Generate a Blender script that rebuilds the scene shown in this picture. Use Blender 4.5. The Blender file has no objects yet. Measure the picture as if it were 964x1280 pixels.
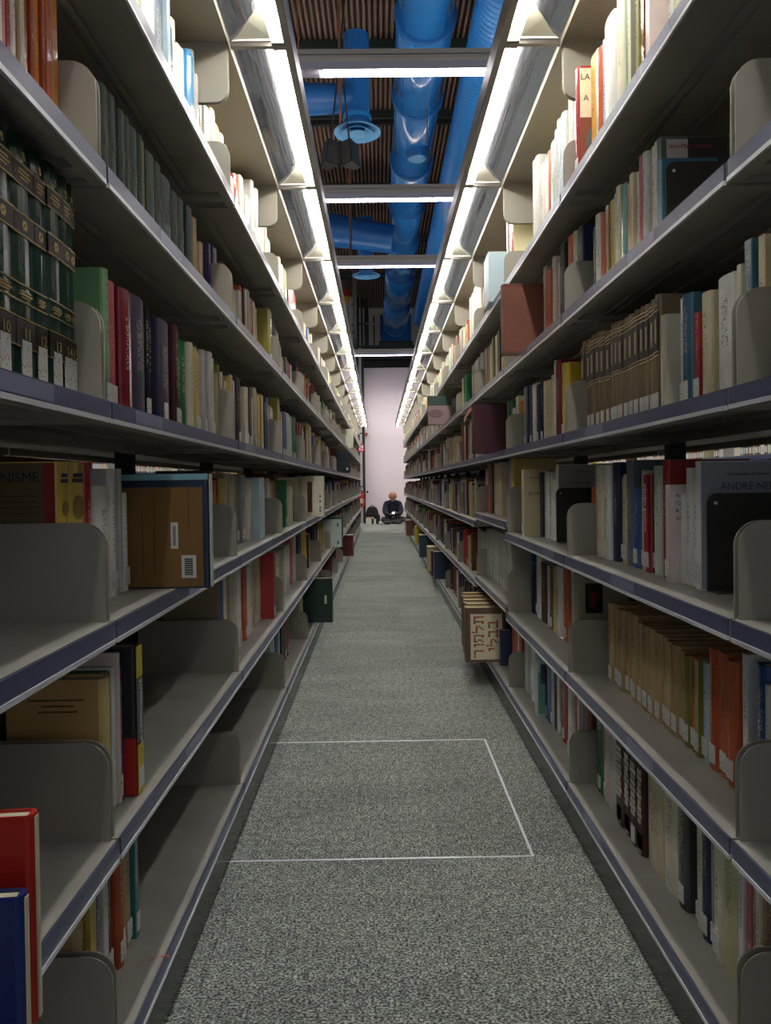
import bpy, bmesh, math, random
from mathutils import Matrix, Vector
C = bpy.context.scene.collection
S = bpy.context.scene
# ------------------------------------------------ camera
H = 0.97
def make_camera():
    p, yw, r = -0.01436, 0.008, -0.01405
    cp, sp, cy, sy, cr, sr = math.cos(p), math.sin(p), math.cos(yw), math.sin(yw), math.cos(r), math.sin(r)
    F = Vector((sy*cp, cy*cp, sp)); R0 = Vector((cy, -sy, 0)); U0 = R0.cross(F)
    R = cr*R0 + sr*U0; U = -sr*R0 + cr*U0
    cd = bpy.data.cameras.new('camera'); co = bpy.data.objects.new('camera', cd); C.objects.link(co)
    m = Matrix(((R.x, U.x, -F.x, 0), (R.y, U.y, -F.y, -1.11214), (R.z, U.z, -F.z, H), (0, 0, 0, 1)))
    co.matrix_world = m
    cd.sensor_fit = 'HORIZONTAL'; cd.sensor_width = 36; cd.lens = 940.0/964*36
    cd.shift_y = -21.57/964; cd.clip_start = .02; cd.clip_end = 200
    S.camera = co
make_camera()
# ------------------------------------------------ world, exposure
w = bpy.data.worlds.new('hall_air'); S.world = w; w.use_nodes = True
w.node_tree.nodes['Background'].inputs[0].default_value = (.9, .93, 1, 1)
w.node_tree.nodes['Background'].inputs[1].default_value = .12
S.view_settings.view_transform = 'Standard'; S.view_settings.look = 'None'
S.view_settings.exposure = 1.5; S.view_settings.gamma = 1; S.view_settings.use_curve_mapping = False
TUBE_E = 13.5
FIX_E = 12.0
UP_E = 30.0
XL, XR = -0.396, 0.5205
# ------------------------------------------------ helpers
def lin(h):
    h = h.lstrip('#'); o = []
    for i in (0, 2, 4):
        c = int(h[i:i+2], 16)/255
        o.append(c/12.92 if c <= .04045 else ((c+.055)/1.055)**2.4)
    return (o[0], o[1], o[2], 1)
def mat(name, col=None, rough=.5, metal=0, spec=.5, emit=None, es=0, noise=None, bump=None, coat=0):
    m = bpy.data.materials.new(name); m.use_nodes = True; nt = m.node_tree; b = nt.nodes['Principled BSDF']
    if col: b.inputs['Base Color'].default_value = lin(col)
    b.inputs['Roughness'].default_value = rough; b.inputs['Metallic'].default_value = metal
    b.inputs['Specular IOR Level'].default_value = spec; b.inputs['Coat Weight'].default_value = coat
    if emit: b.inputs['Emission Color'].default_value = lin(emit); b.inputs['Emission Strength'].default_value = es
    if noise or bump:
        tc = nt.nodes.new('ShaderNodeTexCoord')
    if noise:   # (scale vec, amount, second colour)
        sc, amt, c2 = noise
        mp = nt.nodes.new('ShaderNodeMapping'); mp.inputs['Scale'].default_value = sc
        nz = nt.nodes.new('ShaderNodeTexNoise'); nz.inputs['Scale'].default_value = 1; nz.inputs['Detail'].default_value = 5
        cr = nt.nodes.new('ShaderNodeValToRGB'); cr.color_ramp.elements[0].position = .5-amt; cr.color_ramp.elements[1].position = .5+amt
        cr.color_ramp.elements[0].color = lin(col); cr.color_ramp.elements[1].color = lin(c2)
        nt.links.new(tc.outputs['Object'], mp.inputs[0]); nt.links.new(mp.outputs[0], nz.inputs['Vector'])
        nt.links.new(nz.outputs[0], cr.inputs[0]); nt.links.new(cr.outputs[0], b.inputs['Base Color'])
    if bump:
        sc, st = bump
        nz = nt.nodes.new('ShaderNodeTexNoise'); nz.inputs['Scale'].default_value = sc
        bp = nt.nodes.new('ShaderNodeBump'); bp.inputs['Strength'].default_value = st; bp.inputs['Distance'].default_value = .002
        nt.links.new(tc.outputs['Object'], nz.inputs['Vector']); nt.links.new(nz.outputs[0], bp.inputs['Height'])
        nt.links.new(bp.outputs[0], b.inputs['Normal'])
    return m
class MB:
    def __init__(s): s.v = []; s.f = []; s.c = []
    def quad(s, a, b, c, d, col=None):
        n = len(s.v); s.v += [a, b, c, d]; s.f.append((n, n+1, n+2, n+3)); s.c.append(col)
    def box(s, x0, x1, y0, y1, z0, z1, col=None, skip=''):
        if x0 > x1: x0, x1 = x1, x0
        n = len(s.v)
        s.v += [(x0,y0,z0),(x1,y0,z0),(x1,y1,z0),(x0,y1,z0),(x0,y0,z1),(x1,y0,z1),(x1,y1,z1),(x0,y1,z1)]
        F = {'d':(0,3,2,1),'u':(4,5,6,7),'n':(0,1,5,4),'r':(1,2,6,5),'f':(2,3,7,6),'l':(3,0,4,7)}
        for k, q in F.items():
            if k in skip: continue
            s.f.append(tuple(n+i for i in q)); s.c.append(col)
    def prism(s, pts, axis, a, b, col=None):
        """extrude closed 2-D outline along axis from a to b (pts in the other two axes, xyz order)"""
        def P(p, t):
            return (t, p[0], p[1]) if axis == 'x' else (p[0], t, p[1]) if axis == 'y' else (p[0], p[1], t)
        n = len(s.v); k = len(pts)
        s.v += [P(p, a) for p in pts]+[P(p, b) for p in pts]
        for i in range(k):
            j = (i+1) % k; s.f.append((n+i, n+j, n+k+j, n+k+i)); s.c.append(col)
        s.f.append(tuple(n+i for i in range(k))[::-1]); s.c.append(col)
        s.f.append(tuple(n+k+i for i in range(k))); s.c.append(col)
    def tube(s, p0, p1, r, n=12, r1=None, caps=True, col=None):
        p0 = Vector(p0); p1 = Vector(p1); d = (p1-p0).normalized()
        a = d.orthogonal().normalized(); b = d.cross(a); r1 = r if r1 is None else r1; k = len(s.v)
        for P, rr in ((p0, r), (p1, r1)):
            for i in range(n):
                t = 2*math.pi*i/n; s.v.append(tuple(P+a*rr*math.cos(t)+b*rr*math.sin(t)))
        for i in range(n):
            j = (i+1) % n; s.f.append((k+i, k+j, k+n+j, k+n+i)); s.c.append(col)
        if caps:
            s.f.append(tuple(k+i for i in range(n))[::-1]); s.c.append(col); s.f.append(tuple(k+n+i for i in range(n))); s.c.append(col)
    def lathe(s, prof, cx, cy, n=32, col=None):
        k = len(s.v)
        for r, z in prof:
            for i in range(n):
                t = 2*math.pi*i/n; s.v.append((cx+r*math.cos(t), cy+r*math.sin(t), z))
        for q in range(len(prof)-1):
            for i in range(n):
                j = (i+1) % n; s.f.append((k+q*n+i, k+q*n+j, k+(q+1)*n+j, k+(q+1)*n+i)); s.c.append(col)
    def ylathe(s, prof, cx, cz, n=40, col=None):
        k = len(s.v)
        for r, y in prof:
            for i in range(n):
                t = 2*math.pi*i/n; s.v.append((cx+r*math.cos(t), y, cz+r*math.sin(t)))
        for q in range(len(prof)-1):
            for i in range(n):
                j = (i+1) % n; s.f.append((k+q*n+i, k+q*n+j, k+(q+1)*n+j, k+(q+1)*n+i)); s.c.append(col)
    def mesh(s, name, m, smooth=False, fix=True):
        me = bpy.data.meshes.new(name); me.from_pydata(s.v, [], s.f); me.update()
        ms = m if isinstance(m, (list, tuple)) else [m]
        for q in ms: me.materials.append(q)
        if any(c is not None for c in s.c):
            at = me.color_attributes.new('Col', 'FLOAT_COLOR', 'CORNER')
            arr = []
            for p, c in zip(s.f, s.c): arr += list(c or (.5, .5, .5, 1))*len(p)
            at.data.foreach_set('color', arr)
        if fix:
            bm = bmesh.new(); bm.from_mesh(me)
            if smooth: bmesh.ops.remove_doubles(bm, verts=bm.verts, dist=1e-5)
            bmesh.ops.recalc_face_normals(bm, faces=bm.faces); bm.to_mesh(me); bm.free()
        if smooth:
            for p in me.polygons: p.use_smooth = True
            try: me.set_sharp_from_angle(angle=math.radians(40))
            except Exception: pass
        return me
    def build(s, name, m, parent=None, smooth=False, loc=None, fix=True):
        return link(name, s.mesh(name, m, smooth, fix), parent, loc)
def link(name, me, parent=None, loc=None):
    o = bpy.data.objects.new(name, me); C.objects.link(o)
    if parent: o.parent = parent
    if loc: o.location = loc
    return o
def tag(o, label=None, cat=None, group=None, kind=None):
    if label: o['label'] = label
    if cat: o['category'] = cat
    if group: o['group'] = group
    if kind: o['kind'] = kind
    return o
def thing(name, label, cat, loc=(0, 0, 0), group=None):
    o = bpy.data.objects.new(name, None); C.objects.link(o); o.location = loc; o.empty_display_size = .05
    return tag(o, label, cat, group)
def text(name, body, size, m, parent, mw, align='LEFT', depth=.0002, sx=1):
    cu = bpy.data.curves.new(name, 'FONT'); cu.body = body; cu.size = size; cu.extrude = depth
    cu.align_x = align; cu.align_y = 'CENTER'; cu.materials.append(m)
    tmp = bpy.data.objects.new(name, cu); C.objects.link(tmp)
    me = bpy.data.meshes.new_from_object(tmp.evaluated_get(bpy.context.evaluated_depsgraph_get()))
    bpy.data.objects.remove(tmp); me.name = name
    if not me.materials: me.materials.append(m)
    o = bpy.data.objects.new(name, me); C.objects.link(o); o.parent = parent
    o.matrix_local = mw @ Matrix.Diagonal((sx, 1, 1, 1))
    return o
def frame(origin, right, up):
    r = Vector(right).normalized(); u = Vector(up).normalized(); n = r.cross(u)
    return Matrix(((r.x, u.x, n.x, origin[0]), (r.y, u.y, n.y, origin[1]), (r.z, u.z, n.z, origin[2]), (0, 0, 0, 1)))
# ------------------------------------------------ materials
M = {}
M['plate'] = mat('grey_enamelled_steel', '9C978B', .42, 0, .5, bump=(900, .05))
M['shelf'] = mat('grey_beige_shelf_steel', 'A19E95', .42, 0, .5, noise=((6, 9, 6), .25, '908D84'))
M['lip'] = mat('blue_grey_label_rail', '4C5174', .3, 0, .6)
M['rim'] = mat('bright_rail_rim', 'E2E3E8', .3, .2, .6)
M['label_card'] = mat('pale_shelf_card', '8083A2', .35)
M['post'] = mat('dark_upright_steel', '2A2825', .55)
M['back'] = mat('dark_back_steel', '35322E', .7)
M['plinth'] = mat('dark_glossy_kick_panel', '474844', .22, 0, .5, noise=((3, 2, 3), .3, '3A3B38'))
M['canopy'] = mat('warm_grey_canopy_steel', '9C9484', .4)
M['mirror'] = mat('mirror_reflector', 'D5DAE6', .08, .92, .5, bump=(9, .35))
M['whiteref'] = mat('white_lamp_tray', 'E8E8E2', .35)
M['gusset'] = mat('cream_gusset', 'DEDCC8', .4)
M['rail'] = mat('brown_grey_rail', '7B756C', .32, .5)
M['tube'] = mat('fluorescent_tube', 'FFFFFF', .4, emit='FFFCF4', es=TUBE_E)
M['pages'] = mat('page_edges', 'D8CFB4', .85, noise=((3, 900, 3), .3, 'C2B696'))
M['pages_old'] = mat('old_page_edges', 'C9B88A', .85, noise=((3, 700, 3), .3, 'A99668'))
M['white_label'] = mat('white_call_number_label', 'DAD9D4', .5)
M['ink'] = mat('black_ink', '15151A', .6)
M['gilt'] = mat('gilt_stamping', 'A8925C', .4, .3)
M['blue_duct'] = mat('blue_painted_duct', '2478C4', .16, 0, .5, coat=.4)
M['blue_flex'] = mat('blue_ribbed_duct', '2477C4', .3)
M['blue_dark'] = mat('dark_blue_painted_duct', '1F62A8', .3)
M['diffuser'] = mat('light_blue_diffuser', '5B9BD0', .35)
M['lamp_steel'] = mat('lamp_body_steel', 'B5ACA2', .35, .3)
M['fix_e'] = mat('lit_louvre', 'FFFFFF', .4, emit='FFFBF2', es=FIX_E)
M['louvre'] = mat('lamp_louvre_blade', 'B9B6C6', .3, .5)
M['ceil'] = mat('brown_corrugated_deck', '8A6F5E', .6, 0, .4, noise=((.6, .6, .6), .25, '6E5A4E'))
M['ceil2'] = mat('dark_deck_groove', '3A2E28', .8)
M['steel_dark'] = mat('dark_ceiling_steel', '2B2A2A', .5)
M['green_beam'] = mat('dark_green_beam', '22332C', .5)
M['wall'] = mat('pinkish_white_wall', 'EDE3E5', .75, noise=((.5, .5, .5), .3, 'E6DCDE'))
M['wall_back'] = mat('grey_beige_hall_wall', 'B5AC9E', .8)
M['panel'] = mat('pale_grey_panel', 'B5B1AA', .6)
M['pole'] = mat('light_grey_pole', 'A5A5A8', .35)
M['red'] = mat('red_enamel', 'C01F26', .3)
M['black'] = mat('black_plastic', '151517', .5)
M['fabric_black'] = mat('black_woven_fabric', '19191B', .85, bump=(400, .4))
M['yellow'] = mat('yellow_enamel', 'D9A21E', .4)
def carpet():
    m = bpy.data.materials.new('grey_fleck_carpet'); m.use_nodes = True; nt = m.node_tree; b = nt.nodes['Principled BSDF']
    N = nt.nodes.new; L = nt.links.new
    b.inputs['Roughness'].default_value = .95; b.inputs['Specular IOR Level'].default_value = .15
    ge = N('ShaderNodeNewGeometry'); oi = N('ShaderNodeObjectInfo')
    mp = N('ShaderNodeMapping'); mp.inputs['Scale'].default_value = (1.0, 1.35, 1.0)
    L(ge.outputs['Position'], mp.inputs[0])
    n1 = N('ShaderNodeTexNoise'); n1.inputs['Scale'].default_value = 170; n1.inputs['Detail'].default_value = 4; n1.inputs['Roughness'].default_value = .75
    L(mp.outputs[0], n1.inputs['Vector'])
    r1 = N('ShaderNodeValToRGB'); e = r1.color_ramp.elements; e[0].position = .43; e[1].position = .58
    e[0].color = lin('3C3F3B'); e[1].color = lin('C0C3BC')
    m2 = r1.color_ramp.elements.new(.5); m2.color = lin('7C807A')
    L(n1.outputs[0], r1.inputs[0])
    n2 = N('ShaderNodeTexNoise'); n2.inputs['Scale'].default_value = 1.0; n2.inputs['Detail'].default_value = 3
    mp2 = N('ShaderNodeMapping'); mp2.inputs['Scale'].default_value = (3, 7, 1); L(ge.outputs['Position'], mp2.inputs[0]); L(mp2.outputs[0], n2.inputs['Vector'])
    mr = N('ShaderNodeMapRange'); mr.inputs[1].default_value = .12; mr.inputs[2].default_value = .7; mr.inputs[3].default_value = .76; mr.inputs[4].default_value = 1.14
    L(n2.outputs[0], mr.inputs[0])
    mr2 = N('ShaderNodeMapRange'); mr2.inputs[3].default_value = .9; mr2.inputs[4].default_value = 1.1; L(oi.outputs['Random'], mr2.inputs[0])
    mu = N('ShaderNodeMath'); mu.operation = 'MULTIPLY'; L(mr.outputs[0], mu.inputs[0]); L(mr2.outputs[0], mu.inputs[1])
    n3 = N('ShaderNodeTexNoise'); n3.inputs['Scale'].default_value = 48; n3.inputs['Detail'].default_value = 2; L(ge.outputs['Position'], n3.inputs['Vector'])
    mr3 = N('ShaderNodeMapRange'); mr3.inputs[1].default_value = .35; mr3.inputs[2].default_value = .65; mr3.inputs[3].default_value = .72; mr3.inputs[4].default_value = 1.2; L(n3.outputs[0], mr3.inputs[0])
    mu3 = N('ShaderNodeMath'); mu3.operation = 'MULTIPLY'; L(mu.outputs[0], mu3.inputs[0]); L(mr3.outputs[0], mu3.inputs[1]); mu = mu3
    vm = N('ShaderNodeVectorMath'); vm.operation = 'SCALE'; L(r1.outputs[0], vm.inputs[0]); L(mu.outputs[0], vm.inputs['Scale'])
    L(vm.outputs[0], b.inputs['Base Color'])
    bp = N('ShaderNodeBump'); bp.inputs['Strength'].default_value = .5; bp.inputs['Distance'].default_value = .003
    L(n1.outputs[0], bp.inputs['Height']); L(bp.outputs[0], b.inputs['Normal'])
    return m
M['carpet'] = carpet()
def cover_mat(name, rough, glare, ink_amt=.55):
    """book cover: the object's own colour, with a faint printed title block on the spine (local +X face)"""
    m = bpy.data.materials.new(name); m.use_nodes = True; nt = m.node_tree; b = nt.nodes['Principled BSDF']
    N = nt.nodes.new; L = nt.links.new
    oi = N('ShaderNodeObjectInfo'); tc = N('ShaderNodeTexCoord')
    sp = N('ShaderNodeSeparateXYZ'); L(tc.outputs['Generated'], sp.inputs[0])
    so = N('ShaderNodeSeparateXYZ'); L(tc.outputs['Object'], so.inputs[0])
    def math_(op, a, bb, cl=False):
        n = N('ShaderNodeMath'); n.operation = op; n.use_clamp = cl
        for i, x in enumerate((a, bb)):
            if x is None: continue
            if isinstance(x, (int, float)): n.inputs[i].default_value = x
            else: L(x, n.inputs[i])
        return n.outputs[0]
    spine = math_('GREATER_THAN', so.outputs[0], -.006)
    gy = math_('LESS_THAN', math_('ABSOLUTE', math_('SUBTRACT', sp.outputs[1], .5), None), .2)
    lo = math_('GREATER_THAN', sp.outputs[2], math_('ADD', .3, math_('MULTIPLY', oi.outputs['Random'], .2)))
    hi = math_('LESS_THAN', sp.outputs[2], math_('ADD', .72, math_('MULTIPLY', oi.outputs['Random'], .2)))
    wv = N('ShaderNodeTexNoise'); wv.inputs['Scale'].default_value = 1; wv.inputs['Detail'].default_value = 1
    mp = N('ShaderNodeMapping'); mp.inputs['Scale'].default_value = (10, 160, 380)
    L(tc.outputs['Object'], mp.inputs[0]); L(mp.outputs[0], wv.inputs['Vector'])
    ad = N('ShaderNodeVectorMath'); ad.operation = 'ADD'; L(mp.outputs[0], ad.inputs[0]); L(oi.outputs['Random'], ad.inputs[1]); L(ad.outputs[0], wv.inputs['Vector'])
    ink = math_('GREATER_THAN', wv.outputs[0], .54)
    mask = math_('MULTIPLY', math_('MULTIPLY', math_('MULTIPLY', spine, gy), math_('MULTIPLY', lo, hi)), ink)
    mask = math_('MULTIPLY', mask, ink_amt)
    bw = N('ShaderNodeRGBToBW'); L(oi.outputs['Color'], bw.inputs[0])
    dark = math_('GREATER_THAN', bw.outputs[0], .18)
    tcol = N('ShaderNodeMix'); tcol.data_type = 'RGBA'; tcol.inputs[6].default_value = lin('C9C0A0'); tcol.inputs[7].default_value = lin('3A2C28'); L(dark, tcol.inputs[0])
    nz = N('ShaderNodeTexNoise'); nz.inputs['Scale'].default_value = 30; nz.inputs['Detail'].default_value = 4; L(tc.outputs['Object'], nz.inputs['Vector'])
    mr = N('ShaderNodeMapRange'); mr.inputs[3].default_value = .86; mr.inputs[4].default_value = 1.1; L(nz.outputs[0], mr.inputs[0])
    sc = N('ShaderNodeVectorMath'); sc.operation = 'SCALE'; L(oi.outputs['Color'], sc.inputs[0]); L(mr.outputs[0], sc.inputs['Scale'])
    mx = N('ShaderNodeMix'); mx.data_type = 'RGBA'; L(mask, mx.inputs[0]); L(sc.outputs[0], mx.inputs[6]); L(tcol.outputs[2], mx.inputs[7])
    L(mx.outputs[2], b.inputs['Base Color']); b.inputs['Roughness'].default_value = rough
    if glare:
        n3 = N('ShaderNodeTexNoise'); n3.inputs['Scale'].default_value = 45; L(tc.outputs['Object'], n3.inputs['Vector'])
        bp = N('ShaderNodeBump'); bp.inputs['Strength'].default_value = .3; bp.inputs['Distance'].default_value = .003
        L(n3.outputs[0], bp.inputs['Height']); L(bp.outputs[0], b.inputs['Normal'])
    return m
M['cover'] = cover_mat('matt_book_cover', .5, False)
M['cover_gloss'] = cover_mat('plastic_wrapped_book_cover', .16, True)
M['cover_plain'] = cover_mat('plain_cloth_cover', .45, False, 0.0)
M['cover_plain_gloss'] = cover_mat('plain_plastic_wrapped_cover', .2, True, 0.0)
def attr_mat():
    m = bpy.data.materials.new('assorted_book_covers'); m.use_nodes = True; nt = m.node_tree; b = nt.nodes['Principled BSDF']
    a = nt.nodes.new('ShaderNodeAttribute'); a.attribute_name = 'Col'; nt.links.new(a.outputs[0], b.inputs['Base Color']); b.inputs['Roughness'].default_value = .45
    return m
M['assorted'] = attr_mat()
COL = dict(cr=('D8D0B2','cream'), wh=('D6D5CE','white'), iv=('DBD0AC','ivory'), be=('C9BA94','beige'), tn=('B29A6C','tan'), tb=('D4BC7A','buff yellow'),
 gy=('8E8F8B','grey'), lg=('C6C7C2','light grey'), gc=('BDB69E','greyish cream'), dg=('484A4A','dark grey'), bk=('1B1B1E','black'), nv=('1E2A52','navy'), bl=('3A62A0','blue'),
 sb=('3F94CE','bright blue'), lb=('BCD3DC','pale blue'), tw=('BFD9CF','pale teal'), tq=('3A8480','teal'), sbl=('467288','steel blue'), wb=('DDE4EA','blue-topped white'), wbl=('9DB6D6','blue and white'),
 wr=('E3D6CC','red-lettered white'), gn=('1C7446','green'), lgn=('7FB07C','light green'), eg=('1F3D31','dark green'), dgn=('24402F','dark green'), gg=('C2D0BE','grey-green'), cg=('CBC998','pale olive'), dgg=('5F6E62','grey-green'),
 ol=('8C8840','olive'), ye=('DDBB36','yellow'), yl=('DCC05A','yellow'), ye2=('CDB85A','dull yellow'), yo=('E2A546','yellow-orange'), or_=('C4623A','orange'), oo=('DE8526','orange'), ob=('B4602A','brown-orange'), od=('A8481C','burnt orange'),
 rd=('B2383A','red'), ry=('A83236','red'), cm=('8A1E30','crimson'), cm2=('7A2F30','dark red'), ro=('B4502A','rust orange'), mr=('54202A','maroon'), mw=('4A2028','maroon'), br=('744628','brown'), rb=('7A3222','red-brown'), te=('A24E30','terracotta'),
 db=('3E332E','dark brown'), bs=('8C7A5E','brown'), bg=('BFA574','buff'), pk=('DDCCC4','pink'), rp=('C9656A','rose'), pu=('46306E','purple'), pu2=('7A6286','mauve'), lv=('C9C9E0','lavender'), ind=('36304E','indigo'), st=('2B4560','slate blue'),
 dtl=('26414A','dark teal'), bgr=('6C7684','blue-grey'), ybl=('2A2A2C','black and yellow'), gj=('B9BBB4','grey'))
COL['or'] = COL['or_']
# ------------------------------------------------ floor, carpet tiles, walls, ceiling
fl = MB(); fl.box(-6, 8, -4, 32, -.06, -.006); floor = tag(fl.build('floor', M['carpet']), kind='structure')
def tiles():
    b = MB(); e = .0006
    b.box(-.25+e, .25-e, -.25+e, .25-e, -.006, 0)
    me = b.mesh('carpet_tile', M['carpet'])
    for j in range(-3, 39):
        for i in (-1, 0, 1):
            link('carpet_tile', me, floor, (.14+i*.5-.25+(.0 if j < 60 else 0), .33+j*.5+.25-.0, 0))
tiles()
ML = MB()
ML.box(-.40, .388, 1.708, 1.714, 0, .0012); ML.box(.381, .388, .823, 1.708, 0, .0012); ML.box(-.40, .388, .818, .823, 0, .0012)
tag(ML.build('floor_marking', M['rim']), 'thin white line taped in a large rectangle across the grey carpet', 'floor marking')
Y_W = 17.65
b = MB(); b.box(-.345, 5, Y_W, Y_W+.15, 0, 3.86); tag(b.build('wall_far', M['wall']), kind='structure')
b = MB(); b.box(-6, 8, 31.0, 31.3, 0, 8.6); tag(b.build('wall_hall_end', M['wall_back']), kind='structure')
b = MB(); b.box(-6, 8, -4, 31, 8.52, 8.6); ceiling = tag(b.build('ceiling', M['ceil2']), kind='structure')
b = MB()
x = -3.4
while x < 6:
    b.prism([(x, 8.52), (x+.018, 8.44), (x+.055, 8.44), (x+.073, 8.52)], 'y', -1, 31); x += .092
o = b.build('corrugated_deck', M['ceil'], ceiling); o['kind'] = 'stuff'
n = 0
for y in (7.5, 11.6, 14.0, 17.6, 21.5, 25.5):
    for dy in (0, .28):
        b = MB(); b.box(-5.9, 7.9, y+dy, y+dy+.07, 8.28, 8.43); n += 1
        tag(b.build('trim_%d' % n, M['green_beam'] if dy == 0 else M['steel_dark']), kind='structure')
# far bulkhead beams seen above the end wall
for nm, y, z0, z1, m in (('green_beam', 25.0, 5.62, 5.78, 'green_beam'), ('grey_beam', 25.1, 5.3, 5.62, 'steel_dark'), ('brown_duct_shelf', 24.6, 4.7, 5.0, 'ceil2'), ('brown_duct_shelf', 23.6, 4.35, 4.62, 'ceil'), ('grey_beam', 25.3, 4.0, 5.3, 'back')):
    b = MB(); b.box(-5.5, 7.5, y, y+.25, z0, z1); n += 1
    tag(b.build('trim_%d' % n, M[m]), kind='structure')
t = thing('cable_tray', 'dark wire cable tray grid running above the pink end wall', 'cable tray', (.6, 22.6, 4.05))
b = MB()
for z in (0, .22): b.tube((-3.5, 0, z), (3.5, 0, z), .018, 6)
b.build('side_rail', M['steel_dark'], t)
for i in range(29):
    b = MB(); b.tube((-3.5+i*.25, 0, 0), (-3.5+i*.25, 0, .22), .012, 6); b.build('rung', M['steel_dark'], t)
b = MB()
for x in (-3, -1.5, 3): b.tube((x, 0, .2), (x, 0, 4.40), .01, 6)
b.build('hanger_rod', M['steel_dark'], t)
# ------------------------------------------------ ducts
def duct_main():
    t = thing('ventilation_duct', 'wide glossy blue round duct running overhead down the middle of the ceiling', 'duct', (.72, 0, 7.35))
    r = .40
    def seg(name, y0, y1, rr, m='blue_duct', dx=0, dz=0):
        b = MB(); b.ylathe([(0, y0), (rr-.02, y0), (rr, y0+.03), (rr, y1-.03), (rr-.02, y1), (0, y1)], dx, dz, 56); return b.build(name, M[m], t, smooth=True)
    edges = [1.0, 6.3, 9.2, 11.3, 13.8, 16.0, 18.6, 21.6, 25.0, 29.0]
    for i in range(len(edges)-1): seg('duct_section', edges[i], edges[i+1]-.02, (r if i % 2 == 0 else r-.025)+(.08 if i > 6 else 0))
    for y in edges[1:-1]:
        b = MB(); b.ylathe([(r-.05, y-.05), (r+.02, y-.04), (r+.035, y), (r+.02, y+.04), (r-.05, y+.05)], 0, 0, 56); b.build('joint_collar', M['blue_dark'], t, smooth=True)
    for y in (12.6, 19.9):
        b = MB(); b.lathe([(.0, -.50), (.17, -.50), (.18, -.48), (.19, -.33), (.19, -.2)], .05, y, 36); p = b.build('inspection_port', M['blue_dark'], t, smooth=True)
        b = MB(); b.lathe([(0, -.512), (.155, -.512), (.16, -.50)], .05, y, 36); b.build('port_lid', M['diffuser'], p, smooth=True)
    b = MB(); b.ylathe([(.45, 28.95), (.48, 29.0), (.47, 29.3), (.40, 29.5), (.22, 29.62), (0, 29.66)], 0, 0, 48); b.build('end_bend', M['blue_duct'], t, smooth=True)
    b = MB(); b.box(-.60, .68, 29.7, 30.3, -.56, .55); b.build('plenum_box', M['blue_dark'], t)
    b = MB(); b.box(-.66, .74, 29.66, 30.3, -.62, -.56); b.build('box_flange', M['steel_dark'], t)
duct_main()
t = thing('flexible_duct', 'blue ribbed flexible duct running overhead along the right side', 'duct', (1.62, 0, 6.95))
b = MB(); pr = []
y = 3.0
while y < 26: pr += [(.315, y), (.335, y+.05)]; y += .1
b.ylathe(pr, 0, 0, 40); b.build('ribbed_hose', M['blue_flex'], t, smooth=False)
b = MB(); b.tube((0, 26, 0), (0, 26.3, 0), .33, 32); b.build('end_collar', M['blue_dark'], t)
def diffuser(y, label, lab_cat='vent'):
    t = thing('ceiling_diffuser', label, lab_cat, (-.24, y, 5.95), 'round blue ceiling diffusers')
    b = MB(); b.lathe([(.17, .10), (.20, .06), (.30, .01), (.33, 0), (.33, -.012), (.30, -.005), (.2, .04), (.17, .08)], 0, 0, 48); b.build('outer_cone', M['diffuser'], t, smooth=True)
    b = MB(); b.lathe([(.12, .05), (.22, -.015), (.225, -.025), (.2, -.02), (.11, .04)], 0, 0, 40); b.build('middle_cone', M['diffuser'], t, smooth=True)
    b = MB(); b.lathe([(0, .0), (.10, -.01), (.13, -.03), (.12, -.04), (0, -.04)], 0, 0, 36); b.build('centre_disc', M['diffuser'], t, smooth=True)
    b = MB(); b.lathe([(.165, .1), (.165, .3), (.18, .3), (.18, 1.35), (.0, 1.35)], 0, 0, 40); b.build('neck', M['blue_dark'], t, smooth=True)
    b = MB(); b.lathe([(.185, .16), (.2, .17), (.2, .22), (.185, .23)], 0, 0, 40); b.build('neck_ring', M['blue_duct'], t, smooth=True)
diffuser(9.6, 'nearer round blue air diffuser hanging above the left lights')
diffuser(16.9, 'farther round blue air diffuser hanging above the left lights')
def branch(label, y, z, r, x1, drop, m='blue_dark'):
    t = thing('branch_duct', label, 'duct', (-3.2, y, z))
    b = MB(); b.tube((0, 0, 0), (2.1, 0, 0), r, 36); b.build('straight_section', M[m], t, smooth=True)
    b = MB(); b.tube((2.1, 0, 0), (x1+3.2, 0, -drop), r, 36, r*.86); b.build('tapered_section', M[m], t, smooth=True)
    b = MB(); b.tube((2.07, 0, 0), (2.13, 0, 0), r+.015, 36); b.build('seam_band', M['blue_duct'], t, smooth=True)
branch('blue horizontal branch duct meeting the nearer diffuser neck', 9.6, 6.42, .22, -.30, 0)
branch('blue tapered branch duct joining the middle main duct from the left', 16.6, 6.95, .38, .40, .25)
branch('thin blue branch duct crossing just behind the tapered one', 18.6, 7.35, .16, .40, .0)
for dx, rot, lab in ((-.62, .5, 'left one of two black loudspeakers hanging under the ceiling'), (-.33, -.6, 'right one of two black loudspeakers hanging under the ceiling')):
    t = thing('loudspeaker', lab, 'loudspeaker', (dx, 9.3, 5.5), 'black ceiling loudspeakers'); t.rotation_euler = (.0, .12 if dx < -.5 else -.1, rot)
    b = MB(); b.prism([(-.10, -.12), (.10, -.12), (.06, .12), (-.06, .12)], 'z', -.16, .16); b.build('cabinet', M['black'], t)
    b = MB(); b.box(-.085, .085, -.128, -.12, -.14, .14); b.build('grille', M['steel_dark'], t)
    b = MB(); b.tube((0, 0, .16), (0, 0, 2.85), .012, 6); b.build('hanging_rod', M['steel_dark'], t)
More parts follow.
